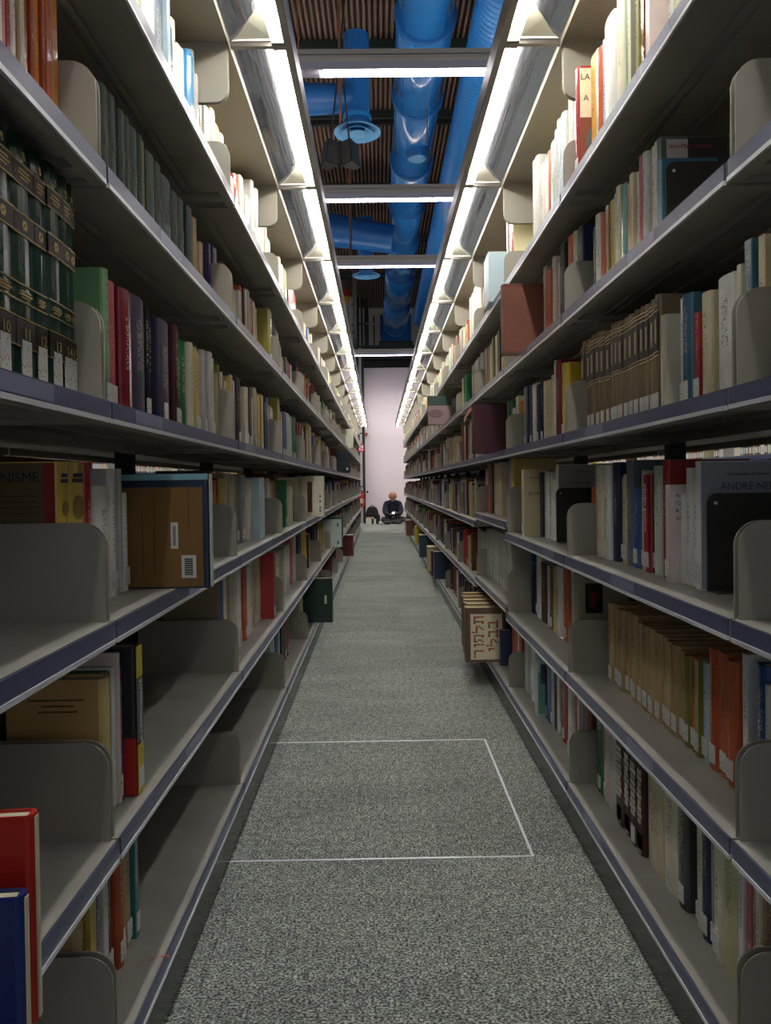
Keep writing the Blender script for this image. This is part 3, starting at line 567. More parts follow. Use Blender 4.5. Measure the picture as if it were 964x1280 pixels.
BOOKS = '''L6 397,426,85,300,cr;426,451,85,330,lg;452,477,85,360,gy;478,504,85,300,iv;505,538,85,330,wh;539,567,85,360,lg;568,604,85,300,cr;604,689,85,330,st;689,710,85,360,lb;710,753,85,300,nv;753,790,85,343,cr;791,854,85,302,wh;854,870,85,323,wh;871,934,85,332,sb,b;935,966,85,369,wh;966,996,85,318,wh;1013,1032,85,341,rd;1033,1062,85,347,cr;1062,1145,85,288,lg;1145,1200,85,316,iv;1201,1295,85,305,ye2;1295,1345,85,312,cr;1346,1384,85,297,wh;1397,1466,85,302,lb;1473,1546,85,251,cr;1547,1616,85,287,rd;1616,1681,85,310,cr;1682,1808,67,272,wh;1809,1957,66,370,wh;2079,2168,85,340,cr;2169,2239,85,339,cr;2239,2287,85,340,iv;2288,2389,85,324,tw;2496,2641,85,294,wh;2641,2797,85,335,pk;2798,2898,85,340,wh;2898,2996,85,340,cr;3059,3422,85,321,rd,b
L5 -226,-215,50,285,pk;-215,-202,50,285,cr;-201,-190,50,285,pk;-190,-182,50,285,rp;-181,-173,50,285,cr;-173,-163,50,285,rd;-162,-150,50,285,pk;-149,-137,50,285,ob;-137,-126,50,285,cr;-126,-110,50,285,te;-110,-99,50,285,te;-98,-87,50,285,od;-86,-70,50,285,oo;-69,-60,50,285,od;-59,-42,50,285,or;-41,-28,50,285,tn;-28,-4,50,285,oo
L5 167,205,60,210,eg,g;206,245,60,214,eg,g;247,279,60,206,eg,g;280,311,60,210,eg,g;315,358,60,208,eg,g;358,388,60,212,eg,g;388,413,60,213,ol;414,473,60,206,eg,g;474,520,60,209,eg,g;526,602,60,204,eg,g;603,657,60,199,eg,g;658,708,60,204,eg,g;731,786,60,211,eg,g;787,828,60,203,tn,b;845,908,60,162,or;909,955,60,181,tn;965,996,60,194,pu;1015,1036,60,206,nv;1036,1078,60,204,gy;1089,1169,60,179,iv;1170,1230,60,205,mr;1294,1361,60,186,be;1362,1403,60,170,iv;1404,1447,60,178,lg;1448,1493,60,206,or;1493,1524,60,212,bk;1524,1564,60,215,cr;1572,1639,60,225,gy;1640,1728,60,213,rd;1729,1784,60,223,cr;1785,1833,60,212,iv;1834,1922,24,217,ol;2174,2236,60,285,bk;2249,2314,60,237,bl;2315,2355,60,240,iv;2356,2425,60,233,pk;2454,2527,60,193,gy;2528,2652,60,149,tn;2653,2752,60,170,gy;2752,2821,60,162,rd;2821,2929,60,170,lg;2930,2996,60,174,te
L4 -251,-195,40,309,eg,e10;-194,-140,40,309,eg,e11;-140,-106,40,309,eg,e12;-106,-58,40,309,eg,e13;-58,-28,40,309,eg,e14;-27,-4,40,309,eg,e15
L4 131,157,45,234,lgn;159,195,45,222,rp;201,263,45,221,cm;265,338,45,226,ind;348,385,45,224,bk;385,412,45,217,ind;413,490,34,215,ind;537,570,45,227,mr;571,611,45,222,gn;612,670,45,210,gn;670,708,45,214,cr;716,817,45,215,tb;817,844,45,222,lg;881,929,45,229,lg;930,970,45,220,wh;980,996,45,186,be;1001,1033,45,214,ol;1034,1050,45,197,cr;1050,1078,45,192,rd;1078,1113,45,180,be;1113,1137,45,192,tn;1137,1173,45,202,ye2;1174,1192,45,210,mr;1193,1244,45,213,iv;1244,1277,45,203,pk;1284,1354,45,219,db;1355,1417,31,197,cr;1500,1550,45,213,bk;1550,1610,45,189,cr;1611,1674,45,228,gc;1674,1711,45,218,iv;1712,1809,45,223,tb;1830,1893,45,200,nv;1894,1937,45,223,bl;1937,1996,45,202,gc;2028,2150,45,205,pk;2151,2218,33,252,ol;2310,2367,45,205,iv;2396,2425,45,210,nv;2426,2533,45,220,bl;2549,2664,45,236,lb;2681,2787,45,229,lg;2788,2899,45,234,gn;2900,2996,45,240,db
L3 4,48,80,237,yl,A;54,119,80,238,yl,B;120,146,80,240,rd;164,237,80,200,wh;238,268,72,231,wh;292,306,80,232,lg;310,335,80,187,wh
L3 1010,1041,75,242,mr;1041,1106,75,215,or;1106,1163,75,220,rb;1174,1248,75,221,ye2;1260,1409,75,241,gc;1416,1514,75,239,gy;1529,1611,75,235,lg;1611,1662,75,218,cr;1663,1835,40,230,lb;2083,2154,75,228,cr;2154,2253,75,214,be;2254,2359,75,222,tn;2359,2443,75,252,br;2444,2557,45,222,gn;2822,2996,75,200,cr;3249,3382,75,245,iv;3383,3573,75,228,gc
L2 42,77,30,226,tb,K;81,111,30,224,gn;111,122,30,228,wh;123,132,30,249,pk;132,150,30,222,pu;151,181,18,254,ybl,M
L2 1025,1086,60,250,bl,S;1097,1145,60,250,cr;1145,1207,60,251,lg;1207,1245,60,249,gc;1246,1299,60,226,iv;1306,1370,60,245,wh;1371,1407,60,245,rb;1408,1509,60,246,or;1509,1558,60,240,wh;1559,1628,60,252,cr;1646,1720,60,249,gc;1720,1818,60,256,iv;1819,1876,20,262,rd;2171,2236,60,231,pk;2236,2345,60,225,cr;2374,2462,60,220,gc;2477,2757,60,226,wh;2829,2904,60,255,rp;2904,2996,60,258,lg;3063,3190,60,248,nv;3191,3279,60,244,bk;3280,3571,60,247,ye
L1 11,45,63,235,tn;46,61,63,240,ol;62,85,63,235,ye2;88,102,63,230,nv;103,120,63,230,pu2;121,142,63,240,lg;146,185,63,235,cm2;186,214,63,215,ro;215,240,63,240,cr;240,274,63,240,tn;276,295,63,235,tq
L1 2004,2142,63,285,lb;2168,2274,63,252,bl;2274,2358,63,232,lb;2358,2446,63,217,bk;2476,2636,63,215,rb;3128,3306,63,213,iv
R6 294,309,60,240,gy;310,332,60,240,bl;332,364,60,230,cr;364,397,60,240,wh
R6 428,451,35,330,pk;451,468,35,360,br;468,477,35,300,bk;478,487,35,330,ol;488,507,35,360,db;508,533,35,300,cg;534,563,35,330,cg;563,596,35,360,tq;596,639,35,300,cr;640,717,35,288,wh,b;718,743,35,266,lv;744,781,35,264,or;781,802,35,278,cr;803,865,35,286,yo;866,910,14,280,rd,J;1004,1025,35,342,wh;1025,1052,35,330,wh;1052,1098,35,304,iv;1108,1203,35,290,wb;1203,1240,35,277,lg;1240,1318,35,265,gg;1318,1364,35,265,or;1365,1477,35,270,wr;1477,1586,35,330,wh
R6 2060,2159,50,319,rd,R;2159,2189,50,340,wh;2250,2418,-20,228,lb;2938,2996,50,340,br;3034,3169,50,340,cr;3169,3313,50,340,wh;3313,3427,50,340,cr;3428,3548,50,340,cr
R5 391,412,50,172,sbl,H;413,435,54,225,dgg,G;436,460,50,232,wh;460,490,50,231,wh;491,520,50,232,lg;520,535,50,233,rp;536,566,50,210,pk;567,588,50,217,iv;589,631,42,205,tq,I;656,692,50,226,cr;692,717,50,220,gg;720,768,50,219,ye2;769,789,50,219,tn;789,823,50,209,or;824,867,50,221,wh;867,900,50,201,bk
R5 1064,1118,60,271,nv;1118,1155,60,273,cr;1156,1204,60,274,or;1234,1297,60,275,bk;1308,1363,60,242,wh;1375,1410,60,275,pk;1433,1520,60,252,or;1521,1573,60,285,wh;2370,2439,60,120,ye2;2439,2486,60,127,iv;2487,2560,60,262,db;2560,2662,60,262,iv;2663,2716,60,257,ol;2717,2799,60,239,cr;2800,2857,60,225,or;2886,2996,60,262,gc;3056,3207,60,262,lg;3242,3624,60,262,wh
R4 -38,-20,50,216,ye;2,29,50,229,iv;42,66,50,234,sbl;70,78,50,213,pk;80,94,50,205,cr
R4 114,174,45,203,wh;189,229,45,192,iv;230,253,45,164,rd;254,297,45,205,sbl;298,312,45,205,wh;313,346,23,179,gc,F
R4 443,470,60,249,bs,v;470,498,60,246,bs,v;499,527,60,243,bs,v;528,558,60,245,bs,v;558,594,60,245,bs,v;595,633,60,244,bs,v;633,667,60,244,bs,v;668,703,60,244,bs,v;704,740,60,250,bs,v;741,773,60,252,bs,v;773,813,60,243,bs,v;813,862,60,249,bs,v;862,906,60,257,bs,v;906,948,60,257,bs,v;949,996,60,255,bs,v;1000,1042,60,260,bs,v;1208,1259,60,233,ye;1260,1296,60,239,yl;1296,1368,60,255,cm;1368,1402,60,265,wh;1403,1444,60,222,iv;1444,1524,60,212,be;1525,1563,60,218,iv;1577,1673,60,228,nv;1674,1732,60,232,pk;1732,1793,60,234,wh;1793,1889,60,245,nv;1890,1957,60,245,lg;2004,2047,60,199,yo;2047,2103,60,226,cr;2103,2201,60,188,wh;2202,2327,60,230,gn
R4 
R3 292,313,80,242,wh,C;314,355,80,224,wh;355,384,80,231,wh;384,394,80,180,wh;395,418,61,198,pk,T;473,505,80,250,ry;505,548,80,239,gg;548,562,80,224,dgn;563,598,80,221,ry,D;599,625,80,185,cg;625,638,80,231,cr;641,691,80,188,bl;692,733,80,257,bgr;739,770,80,223,iv;770,795,80,216,be;796,849,80,255,nv;849,909,80,248,wh;912,1000,80,251,cr;1000,1052,80,191,or
R3 1444,1479,85,265,wh,L;1479,1564,85,216,wh;1565,1683,85,248,wh;1697,1739,85,244,dtl
R3 1744,1792,25,255,cr,E
R3 2164,2245,60,266,ye2;2245,2308,60,261,pu2;2537,2663,60,262,iv;2663,2743,60,260,be;2798,2870,60,262,db;2870,2929,60,262,or;3004,3100,60,262,pk
R2 35,56,85,200,wh;66,78,85,210,wh;86,122,85,235,bl;150,167,85,240,wh;176,212,85,220,or;212,250,85,225,or;251,291,85,225,or;291,323,85,190,lb;326,345,85,188,ol;345,375,85,189,or;376,407,85,184,ol;408,434,85,186,bg;435,471,85,193,bg;472,496,85,194,bg;496,528,85,197,bg;529,562,85,199,bg;563,603,85,203,bg;603,648,85,201,bg;648,687,85,200,bg;687,722,85,212,bg;722,752,85,210,bg;752,783,85,211,bg;783,821,85,209,bg;822,862,85,215,bg;862,899,85,213,bg
R2 1265,1305,95,258,gc,N;1305,1335,95,248,wh;1336,1367,95,245,iv;1378,1443,95,245,or;1444,1537,95,243,wh,O;1537,1599,95,235,ye2;1599,1637,95,231,db;1638,1711,95,224,wh;1718,1803,95,227,mr;1804,1894,95,243,wh;1894,1996,95,209,nv;2007,2041,95,237,bl
R2 2288,2374,60,262,gj;2375,2465,60,262,gj;2466,2561,60,262,gj;2562,2662,60,262,gj;2663,2769,60,262,gj;2770,2882,60,262,gj;2883,2996,60,262,gj;3002,3129,60,262,gj;3130,3230,60,262,gj;3231,3336,60,262,gj;3336,3465,60,262,gj
R1 -12,-4,62,235,rb;9,28,62,230,br;30,47,62,235,tn;48,62,62,220,cr;65,96,62,240,gc;99,115,62,235,rp;118,136,62,240,wh;138,187,62,235,cg;187,220,62,240,cr;221,243,62,235,gy;245,282,62,240,nv;283,318,62,235,cr;345,393,62,235,dg;395,465,62,220,cr;472,564,62,230,iv;566,603,62,235,mw,Q;603,656,62,235,mw,Q;658,702,62,235,mw,Q;703,771,62,235,mw,Q;771,845,62,235,lg;848,895,62,235,pk;895,967,62,230,gn;1004,1092,62,235,rb
R1 1080,1116,60,240,nv;1121,1143,60,240,wh;1144,1181,60,235,rd;1182,1217,41,230,wh;1297,1368,60,235,rd;1373,1396,60,230,gy;1402,1437,60,240,wh;1443,1467,60,240,bk;1473,1510,60,235,lg;1510,1561,60,235,bl;1561,1594,60,240,nv;1595,1651,38,220,tw,P;1771,1833,60,240,wh;1834,1889,60,235,lb;1898,1965,60,235,lg;2004,2072,60,220,rd;2072,2128,60,220,cr;2128,2206,60,220,or;2207,2288,60,220,rd'''
def ordw(n):
    u = ['', 'first', 'second', 'third', 'fourth', 'fifth', 'sixth', 'seventh', 'eighth', 'ninth', 'tenth', 'eleventh', 'twelfth', 'thirteenth', 'fourteenth', 'fifteenth', 'sixteenth', 'seventeenth', 'eighteenth', 'nineteenth']
    if n < 20: return u[n]
    if n % 10 == 0: return {2: 'twentieth', 3: 'thirtieth', 4: 'fortieth'}[n//10]
    return {2: 'twenty', 3: 'thirty', 4: 'forty'}[n//10]+'-'+u[n % 10]
lastk = {}
def rank(s, y0, y1, h, z):
    d = (y0+y1)/2+1.112; X = abs(XF[s])+.05; px = 474+SG[s]*940*X/d
    if px < -6 or px > 970: return 0
    top = 604-940*(z+h-H)/d; bot = 604-940*(z-H)/d
    top = max(top, 0); bot = min(bot, 1280)
    return max(bot-top, 0)*940*X*(y1-y0)/d**2
QUEUE = []
rb = random.Random(11)
cnt = {}
for line in BOOKS.strip().split('\n'):
    hd, _, rest = line.partition(' '); s, l = hd[0], int(hd[1]); g = SG[s]
    for e in rest.split(';'):
        if not e: continue
        f = e.split(','); y0, y1, ins, h = [int(v)/1000 for v in f[:4]]; col = f[4]; fl = f[5] if len(f) > 5 else ''
        bay = math.floor((y0+y1)/2)
        y0 = max(y0, bay+.010); y1 = min(y1, bay+.990)
        if y1-y0 < .005: continue
        hexc, cname = COL[col]
        if l <= 4: hexc = {'wh': 'ECEBE6', 'cr': 'E6DFC4', 'lg': 'D0D1CC'}.get(col, hexc)  # pale covers lightened on lower shelves, making up in colour for dimmer light
        t = y1-y0-.0006; z = sz(s, bay, l)
        cnt[s, bay, l] = cnt.get((s, bay, l), 0)+1; k = cnt[s, bay, l]
        size = 'thin ' if t < .014 else 'thick ' if t > .045 else ''
        W = min(max(h*rb.uniform(.62, .72), .10), .285-max(ins, 0))
        if l == 6: W = min(max(W, .15), .21)
        lab = '%s%s book, %s from the near end, %s %s bookcase, %s shelf' % (size, cname, ordw(k), SIDE[s], ORD[bay+1], LV[l-1])
        lastk[s, l] = max(lastk.get((s, l), 0), y1)
        n_parts = t/.055 if not fl else 1
        RK = rank(s, y0, y1, h, z)*(50 if [c for c in fl if c.isupper() or c == 'e'] else 1)
        if n_parts > 1.7 and not fl and 'b' not in fl:     # a wide strip of one colour: several volumes
            q = int(round(n_parts))
        else: q = 1
        for i in range(q):
            if i:
                cnt[s, bay, l] += 1; k = cnt[s, bay, l]
                lab = '%s%s book, %s from the near end, %s %s bookcase, %s shelf' % (size, cname, ordw(k), SIDE[s], ORD[bay+1], LV[l-1])
            tt = t/q-.0004*(q > 1); yc = y0+t/q*(i+.5)+.0003
            gloss = rb.random() < .35 or col in ('cm', 'rd', 'gn') or 'e' in fl
            gloss = gloss and 'g' not in fl
            xx = XF[s]+g*(ins+rb.uniform(0, .004)+(rb.uniform(.0, .012) if not fl and not (ins < .03) else 0))
            hq = h*(1 if q == 1 else rb.uniform(.96, 1))
            if RK/q < RANK_MIN: QUEUE.append((s, xx, yc-tt/2, yc+tt/2, z+.0004, W, hq, lin(hexc), rb.random() < .7)); continue
            o = mk_book(s, xx, yc, z+.0004, W, tt, hq, hexc, lab, 'books on the %s side, %s shelf' % (SIDE[s], LV[l-1]), gloss=gloss, plain=bool(fl), hard=(True if 'e' in fl or 'v' in fl else None), pages='pages_old' if col in ('bg', 'bs', 'ol') else 'pages')
            if col not in ('st',) and 'e' not in fl and 'g' not in fl and (rb.random() < .72 or col in ('bg', 'or', 'bs')): spine_label(o, tt)
        # ---- individual decoration
        if 'e' in fl:
            num = fl[-2:]
            for zf in (.885, .80, .685, .60, .40, .33, .265, .15): band(o, t, h*zf, h*zf+.0016, 'gilt', 'gilt_band', w=.98)
            for a, c2 in ((.805, .883), (.605, .683), (.155, .262)): band(o, t, h*a, h*c2, '261C16', 'title_panel', w=.96, x1=.0017)
            b = MB()
            for q in range(6): b.tube((.0014, .0045*math.cos(q*1.047), h*.645+.0045*math.sin(q*1.047)), (.0024, .0045*math.cos(q*1.047), h*.645+.0045*math.sin(q*1.047)), .0026, 8)
            b.build('medallion', M['gilt'], o)
            b = MB(); b.tube((.0010, 0, h*.93), (.0022, 0, h*.93), .0035, 6); b.tube((.0010, .002, h*.915), (.0022, .002, h*.915), .0025, 6); b.build('crest', M['gilt'], o)
            for zf, ww in ((.858, .5), (.842, .62), (.826, .4), (.372, .5), (.36, .6), (.348, .4)): band(o, t, h*zf, h*zf+.0022, 'gilt', 'gilt_lettering', w=ww, x1=.0026)
            spine_text(o, num, .020, h*.205, 'C9AE6C', 'flat', x=.0032)
            spine_label(o, t, .004, .052, 'typed')
            o['label'] = 'tall dark green encyclopaedia volume with gilt bands, %s of six from the frame edge' % ordw(int(num)-9)
            o.name = 'encyclopaedia_volume'
        elif 'g' in fl:
            for zf in (.62, .585, .555, .52, .16): band(o, t, h*zf, h*zf+.0026, '6E776A', 'stamped_lettering', w=.42, x1=.0018)
        elif 'v' in fl:
            band(o, t, h*.52, h*.86, '2E2620', 'title_panel', w=.96, x1=.0019)
            for zf in (.93, .90, .86, .52, .49): band(o, t, h*zf, h*zf+.002, 'D9C9A0', 'light_band', w=.98, x1=.0023)
            band(o, t, h*.6, h*.8, 'B9AA80', 'volume_lettering', w=.3, x1=.0024)
        if 'A' in fl:
            panel(o, s, W, t, .006, .022, .002, h-.002, '9C2A2A', 'red_edge'); panel(o, s, W, t, .022, W-.002, .002, h-.002, '6E5F34', 'brown_cover')
            cover_text(o, s, 'CHRISTIANISME', .021, .028, h-.024, '2A2350', W, t)
            for i in range(13):
                if i not in (4, 9): panel(o, s, W, t, .03, W-.012, h-.052-i*.0085, h-.0505-i*.0085, '4A4022', 'blurb_line', d=.0012)
        if 'A' in fl or 'B' in fl:
            for zf, ww in ((.90, .5), (.865, .62), (.55, .5), (.52, .6), (.49, .55)): band(o, t, h*zf, h*zf+.006 if zf > .8 else h*zf+.003, '3A2A50' if zf > .8 else '6A5A3A', 'spine_lettering', w=ww, x1=.0022)
            b = MB(); b.tube((.0014, 0, h*.7), (.0024, 0, h*.7), t*.3, 14); b.build('spine_emblem', ink('8C7636'), o)
            o.name = 'dictionary_volume'; o['label'] = ('thick yellow dictionary, spine emblem, brown back cover headed CHRISTIANISME, left bookcase' if 'A' in fl else 'thick yellow dictionary with spine emblem, just beyond the CHRISTIANISME volume')
        if 'C' in fl:
            panel(o, s, W, t, .002, W-.001, .002, h-.002, 'A3ADB8', 'grey_cover')
            cover_text(o, s, 'ANDRÉ NEHER', .0200, .038, h-.048, '4E5A70', W, t, sx=.95); cover_text(o, s, 'Une philosophie de l\'histoire', .0068, .05, h-.025, '33363C', W, t)
            o['label'] = 'white book with grey-blue cover reading ANDRÉ NEHER, behind a dark bookend'
        if 'D' in fl:
            band(o, t, .045, h*.99, 'A82030', 'red_spine', w=.8); spine_text(o, 'ANDRÉ NEHER', .0165, h*.66, 'E9E3D0', 'up', 'CENTER')
            o['label'] = 'red book with ANDRÉ NEHER running up its spine, right second bookcase'
        if 'E' in fl:
            panel(o, s, W, t, .002, W-.001, .002, h-.002, 'DCCDA4', 'cream_cover')
            cover_text(o, s, 'MADELEINE', .0105, .024, h-.032, '2A2622', W, t); cover_text(o, s, 'LE MESSIE', .016, .019, h-.092, '2A2622', W, t)
            o['label'] = 'cream book with cover reading LE MES..., facing the camera on the right'
        if 'F' in fl:
            panel(o, s, W, t, .001, W-.001, .001, h-.001, 'B9B5A2', 'pale_cover')
            cover_text(o, s, 'Tr', .026, .042, h-.042, '1F1C1A', W, t); cover_text(o, s, 'Trad', .011, .042, h-.075, '1F1C1A', W, t); panel(o, s, W, t, .045, .055, .01, .08, 'A86A44', 'brown_stripe', d=.001)
            o['label'] = 'pale book with cover title starting Tr, between the brown set and a blue book'
        if 'G' in fl:
            panel(o, s, W, t, .012, .055, h-.075, h-.006, 'C9C2BC', 'pale_block'); panel(o, s, W, t, .055, W-.002, h-.10, h-.002, '3A3634', 'photo_block')
            b = MB(); b.prism([(-.10-.03*math.cos(a*math.pi/8)-.0, h-.075+.03*math.sin(a*math.pi/8)) for a in range(9)], 'y', t/2+.0004, t/2+.0014); b.build('photo_shape', ink('77706A'), o)
            cover_text(o, s, 'Jean-Marc Jouhet', .0125, .016, h-.020, 'A03A34', W, t)
            o['label'] = 'book with dark photo cover and red name Jean-Marc, behind the blue one'
        if 'H' in fl:
            panel(o, s, W, t, .002, W-.002, .002, h-.002, '3E7894', 'blue_cover'); cover_text(o, s, 'YESHI', .010, .022, h-.062, '1E2A34', W, t); cover_text(o, s, 'par l\'auteur', .006, .10, h-.012, '20303A', W, t)
            o['label'] = 'steel blue book behind a dark bookend, fifth shelf of right second bookcase'
        if 'I' in fl:
            panel(o, s, W, t, .004, W-.002, .002, h-.006, 'D9BEAE', 'pink_cover'); cover_text(o, s, 'en', .018, .012, h-.052, '2A2422', W, t)
            o['label'] = 'teal-spined book with pink cover reading en, right second bookcase'
        if 'J' in fl:
            panel(o, s, W, t, .004, W, .006, h-.006, 'EADFC2', 'cream_cover'); panel(o, s, W, t, .004, W, .02, h*.52, '8A4A2E', 'brown_picture', d=.001)
            b = MB(); b.prism([(-.035+.016*math.cos(a*math.pi/8), h*.3+.035*math.sin(a*math.pi/8)) for a in range(16)], 'y', t/2+.0006, t/2+.0018); b.build('picture_oval', ink('5E6A6E'), o)
            cover_text(o, s, 'LA', .022, .005, h-.03, '2A2422', W, t); cover_text(o, s, 'A', .022, .012, h-.085, '2A2422', W, t)
            o['label'] = 'red and cream book with LA on its cover, right top shelf'
        if 'K' in fl:
            panel(o, s, W, t, .008, W-.001, .001, h-.001, 'C2A064', 'tan_cover')
            for i, (a, c2) in enumerate(((.03, .115), (.045, .095), (.04, .10))): panel(o, s, W, t, a, c2, h-.032-i*.009, h-.0295-i*.009, '5A4526', 'title_line', d=.001)
            o['label'] = 'tan book with small printed title facing the camera, left second shelf'
        if 'L' in fl:
            panel(o, s, W, t, .002, W-.001, .001, h-.001, '9B9A94', 'grey_cover'); cover_text(o, s, 'RENÉE BLOCH', .0085, .055, h-.024, '55544F', W, t); cover_text(o, s, 'LE PEUPLE OUBLIÉ', .0095, .036, h-.062, '4A4945', W, t)
        if 'M' in fl:
            band(o, t, h-.055, h-.002, 'D8C236', 'yellow_top', w=.9); band(o, t, .002, .085, 'D8C236', 'yellow_foot', w=.9); band(o, t, .09, h-.057, '77787A', 'grey_spine', w=.9)
            spine_text(o, 'LA COMMUNAUTÉ', .013, h*.55, 'E6E6E0', 'up'); panel(o, s, W, t, .001, .05, .002, .098, 'B22A24', 'red_foot'); band(o, t, .012, .04, 'white_label', 'call_number_label', w=.8, x1=.003)
            o['label'] = 'black book with yellow-ended grey spine, last before an empty stretch of shelf'
        if 'N' in fl:
            panel(o, s, W, t, .03, .085, h-.14, h-.045, '2E2622', 'dark_picture'); panel(o, s, W, t, .045, .065, h-.12, h-.075, '8E3A26', 'red_figure', d=.001); cover_text(o, s, 'et histoire', .013, .03, h-.028, '6A4030', W, t)
            o['label'] = 'greyish cream book with small dark and red cover picture, right second shelf'
        if 'O' in fl:
            spine_text(o, 'PROPHETISME', .016, h*.5, '1F1C1A', 'up'); o['label'] = 'white book with PROPHETISME running up its spine, right third bookcase'
        if 'P' in fl:
            panel(o, s, W, t, .002, .06, .01, h-.06, '6FA8A0', 'teal_picture'); panel(o, s, W, t, .03, .055, .012, .09, 'C29A3A', 'yellow_figure', d=.001); panel(o, s, W, t, .012, .05, h-.10, h-.03, '4A4650', 'dark_figure', d=.001)
        if 'Q' in fl:
            for i in range(9): band(o, t, h*.30+i*h*.06, h*.30+i*h*.06+h*.045, 'CFC8BC', 'white_lettering', w=.45+.12*((i*5) % 3), x1=.0024)
            spine_label(o, t, .006, .04, 'white_label')
        if 'T' in fl:
            panel(o, s, W, t, .002, W-.001, .001, h-.001, 'DDD0CC', 'pale_pink_cover')
            for q, (w_, c_) in enumerate((('Au', '2A2622'), ('Cré', '2A2622'), ('& l', '2A2622'), ('qui', 'A05048'))): cover_text(o, s, w_, .011 if q else .009, .012, h-.022-q*.015, c_, W, t)
        if 'S' in fl:
            panel(o, s, W, t, .001, W-.001, .001, h-.001, '9C8F74', 'beige_cover'); panel(o, s, W, t, .10, .13, .10, .13, '2A2826', 'dark_square', d=.001)
            o['label'] = 'blue-spined book with plain beige cover, first in the left third bookcase, second shelf'
        if 'R' in fl:
            panel(o, s, W, t, .004, W-.001, .006, h-.006, 'EDE4B4', 'pale_yellow_cover'); o['label'] = 'red-spined pale yellow book behind a grey bookend, right top shelf'
# leaning book beside the near right plate
# ------------------------------------------------ books pulled out beyond the shelf edge
def pulled(s, l, yf, xfront, xback, t, h, hexc, label, gloss=False, extra=None, pages='pages', rz=0, name='book', hard=True):
    bay = math.floor(yf+t/2); g = SG[s]; W = abs(xback-xfront)
    W = max(W, h*.66)
    o = mk_book(s, xfront, yf+t/2, sz(s, bay, l)+.0004, W, t, h, hexc, label, 'books standing out beyond the shelf edge', gloss=gloss, hard=hard, pages=pages, name=name, plain=True)
    o.rotation_euler.z += rz
    return o, W, t, h
o, W, t, h = pulled('L', 3, .346, -.331, -.50, .028, .222, '21344A', 'large brown-backed hardback with two barcodes standing out from left third shelf', gloss=True)
panel(o, 'L', W, t, .012, W-.001, .003, h-.026, '7C5A2A', 'brown_cover'); panel(o, 'L', W, t, .001, W-.001, h-.012, h-.0005, '7FB4C0', 'pale_blue_head')
band(o, t, .001, h-.001, 'C9CCC4', 'pale_spine', w=.75)
lb = panel(o, 'L', W, t, .060, .074, h-.145, h-.094, 'white_label', 'barcode_label', d=.0012)
for i in range(12): panel(lb, 'L', W, t, .064, .070, h-.139+i*.0033, h-.1375+i*.0033, 'black', 'bar', d=.002)
lb = panel(o, 'L', W, t, .026, .054, .020, .064, 'white_label', 'barcode_label', d=.0012)
for i in range(8): panel(lb, 'L', W, t, .032, .048, .026+i*.0042, .0282+i*.0042, 'black', 'bar', d=.002)
for x_, a, c2 in ((.105, .03, .19), (.128, .02, .15), (.038, .11, .19)): panel(o, 'L', W, t, x_, x_+.0015, a, c2, '4A3516', 'faint_text_line', d=.001)
o, W, t, h = pulled('L', 3, 3.52, -.344, -.50, .10, .251, 'D9D4C0', 'thick cream book with brown strip standing out, left third shelf', gloss=False)
panel(o, 'L', W, t, .07, .10, .03, h-.035, '6A4A3A', 'brown_strip')
for z_ in (.03, .05, .09, .12): panel(o, 'L', W, t, .018, .026, z_, z_+.014, '3A3A3A', 'label_mark', d=.001)
o, W, t, h = pulled('L', 2, 5.137, -.309, -.50, .06, .246, '1F4A34', 'green-edged grey-white book standing out of left second shelf')
panel(o, 'L', W, t, .010, W, .002, h-.012, 'B6C4BE', 'grey_cover')
for z_ in (.025, .17): panel(o, 'L', W, t, .035, .048, z_, z_+.03, '3C4744', 'label_mark', d=.001)
o, W, t, h = pulled('L', 1, 3.461, -.296, -.49, .05, .269, '21382C', 'dark green box-like volume standing out over the carpet, lowest left shelf', gloss=False)
panel(o, 'L', W, t, .035, .048, .115, .165, 'D9D4B8', 'small_label')
o, W, t, h = pulled('L', 1, 7.692, -.315, -.47, .20, .244, '5A1E22', 'dark red volume standing out of the lowest left shelf far down', gloss=False)
o, W, t, h = pulled('L', 4, 6.634, -.297, -.46, .10, .197, '16202C', 'black-blue volume with white label standing out on the left fourth shelf')
panel(o, 'L', W, t, .02, .04, .02, .045, 'white_label', 'small_label')
o, W, t, h = pulled('L', 4, 7.2, -.325, -.47, .14, .2, '4A2420', 'dark brown volume standing out just beyond the black-blue one')
o, W, t, h = pulled('L', 5, 8.719, -.33, -.47, .12, .25, 'D4D6BE', 'pale volume standing out on the left fifth shelf far down')
o, W, t, h = pulled('R', 5, 1.632, .458, .66, .055, .253, '87503F', 'large red-brown leather-look volume standing out over the right fourth shelf')
for z_ in (.004, h-.008): panel(o, 'R', W, t, .006, W, z_, z_+.002, '5E2A22', 'tooled_line', d=.001)
o, W, t, h = pulled('R', 4, 2.401, .442, .64, .07, .228, '54323C', 'glossy purple-brown volume with ribbon bookmarks standing out on the right', gloss=True)
for q in range(2):
    b = MB(); p = (.0, -.0-.01*q, h*.97)
    for i in range(6): q2 = (.006+.006*i, -.004*i, h*.97-.011*i-.012*q); b.box(min(p[0], q2[0]), max(p[0], q2[0])+.001, p[1], p[1]+.004, q2[2], p[2]); p = q2
    b.build('ribbon_bookmark', ink('C08A78'), o)
o, W, t, h = pulled('R', 5, 4.917, .396, .59, .06, .230, '3E5550', 'book with teal and flesh-toned cover picture standing out on the right')
panel(o, 'R', W, t, .002, W, .004, h*.66, 'A98E8C', 'picture_lower')
b = MB(); b.prism([(-.065+.06*math.cos(a*math.pi/8), h*.38+.035*math.sin(a*math.pi/8)) for a in range(16)], 'y', t/2+.0006, t/2+.002); b.build('picture_shape', ink('8A6C6C'), o)
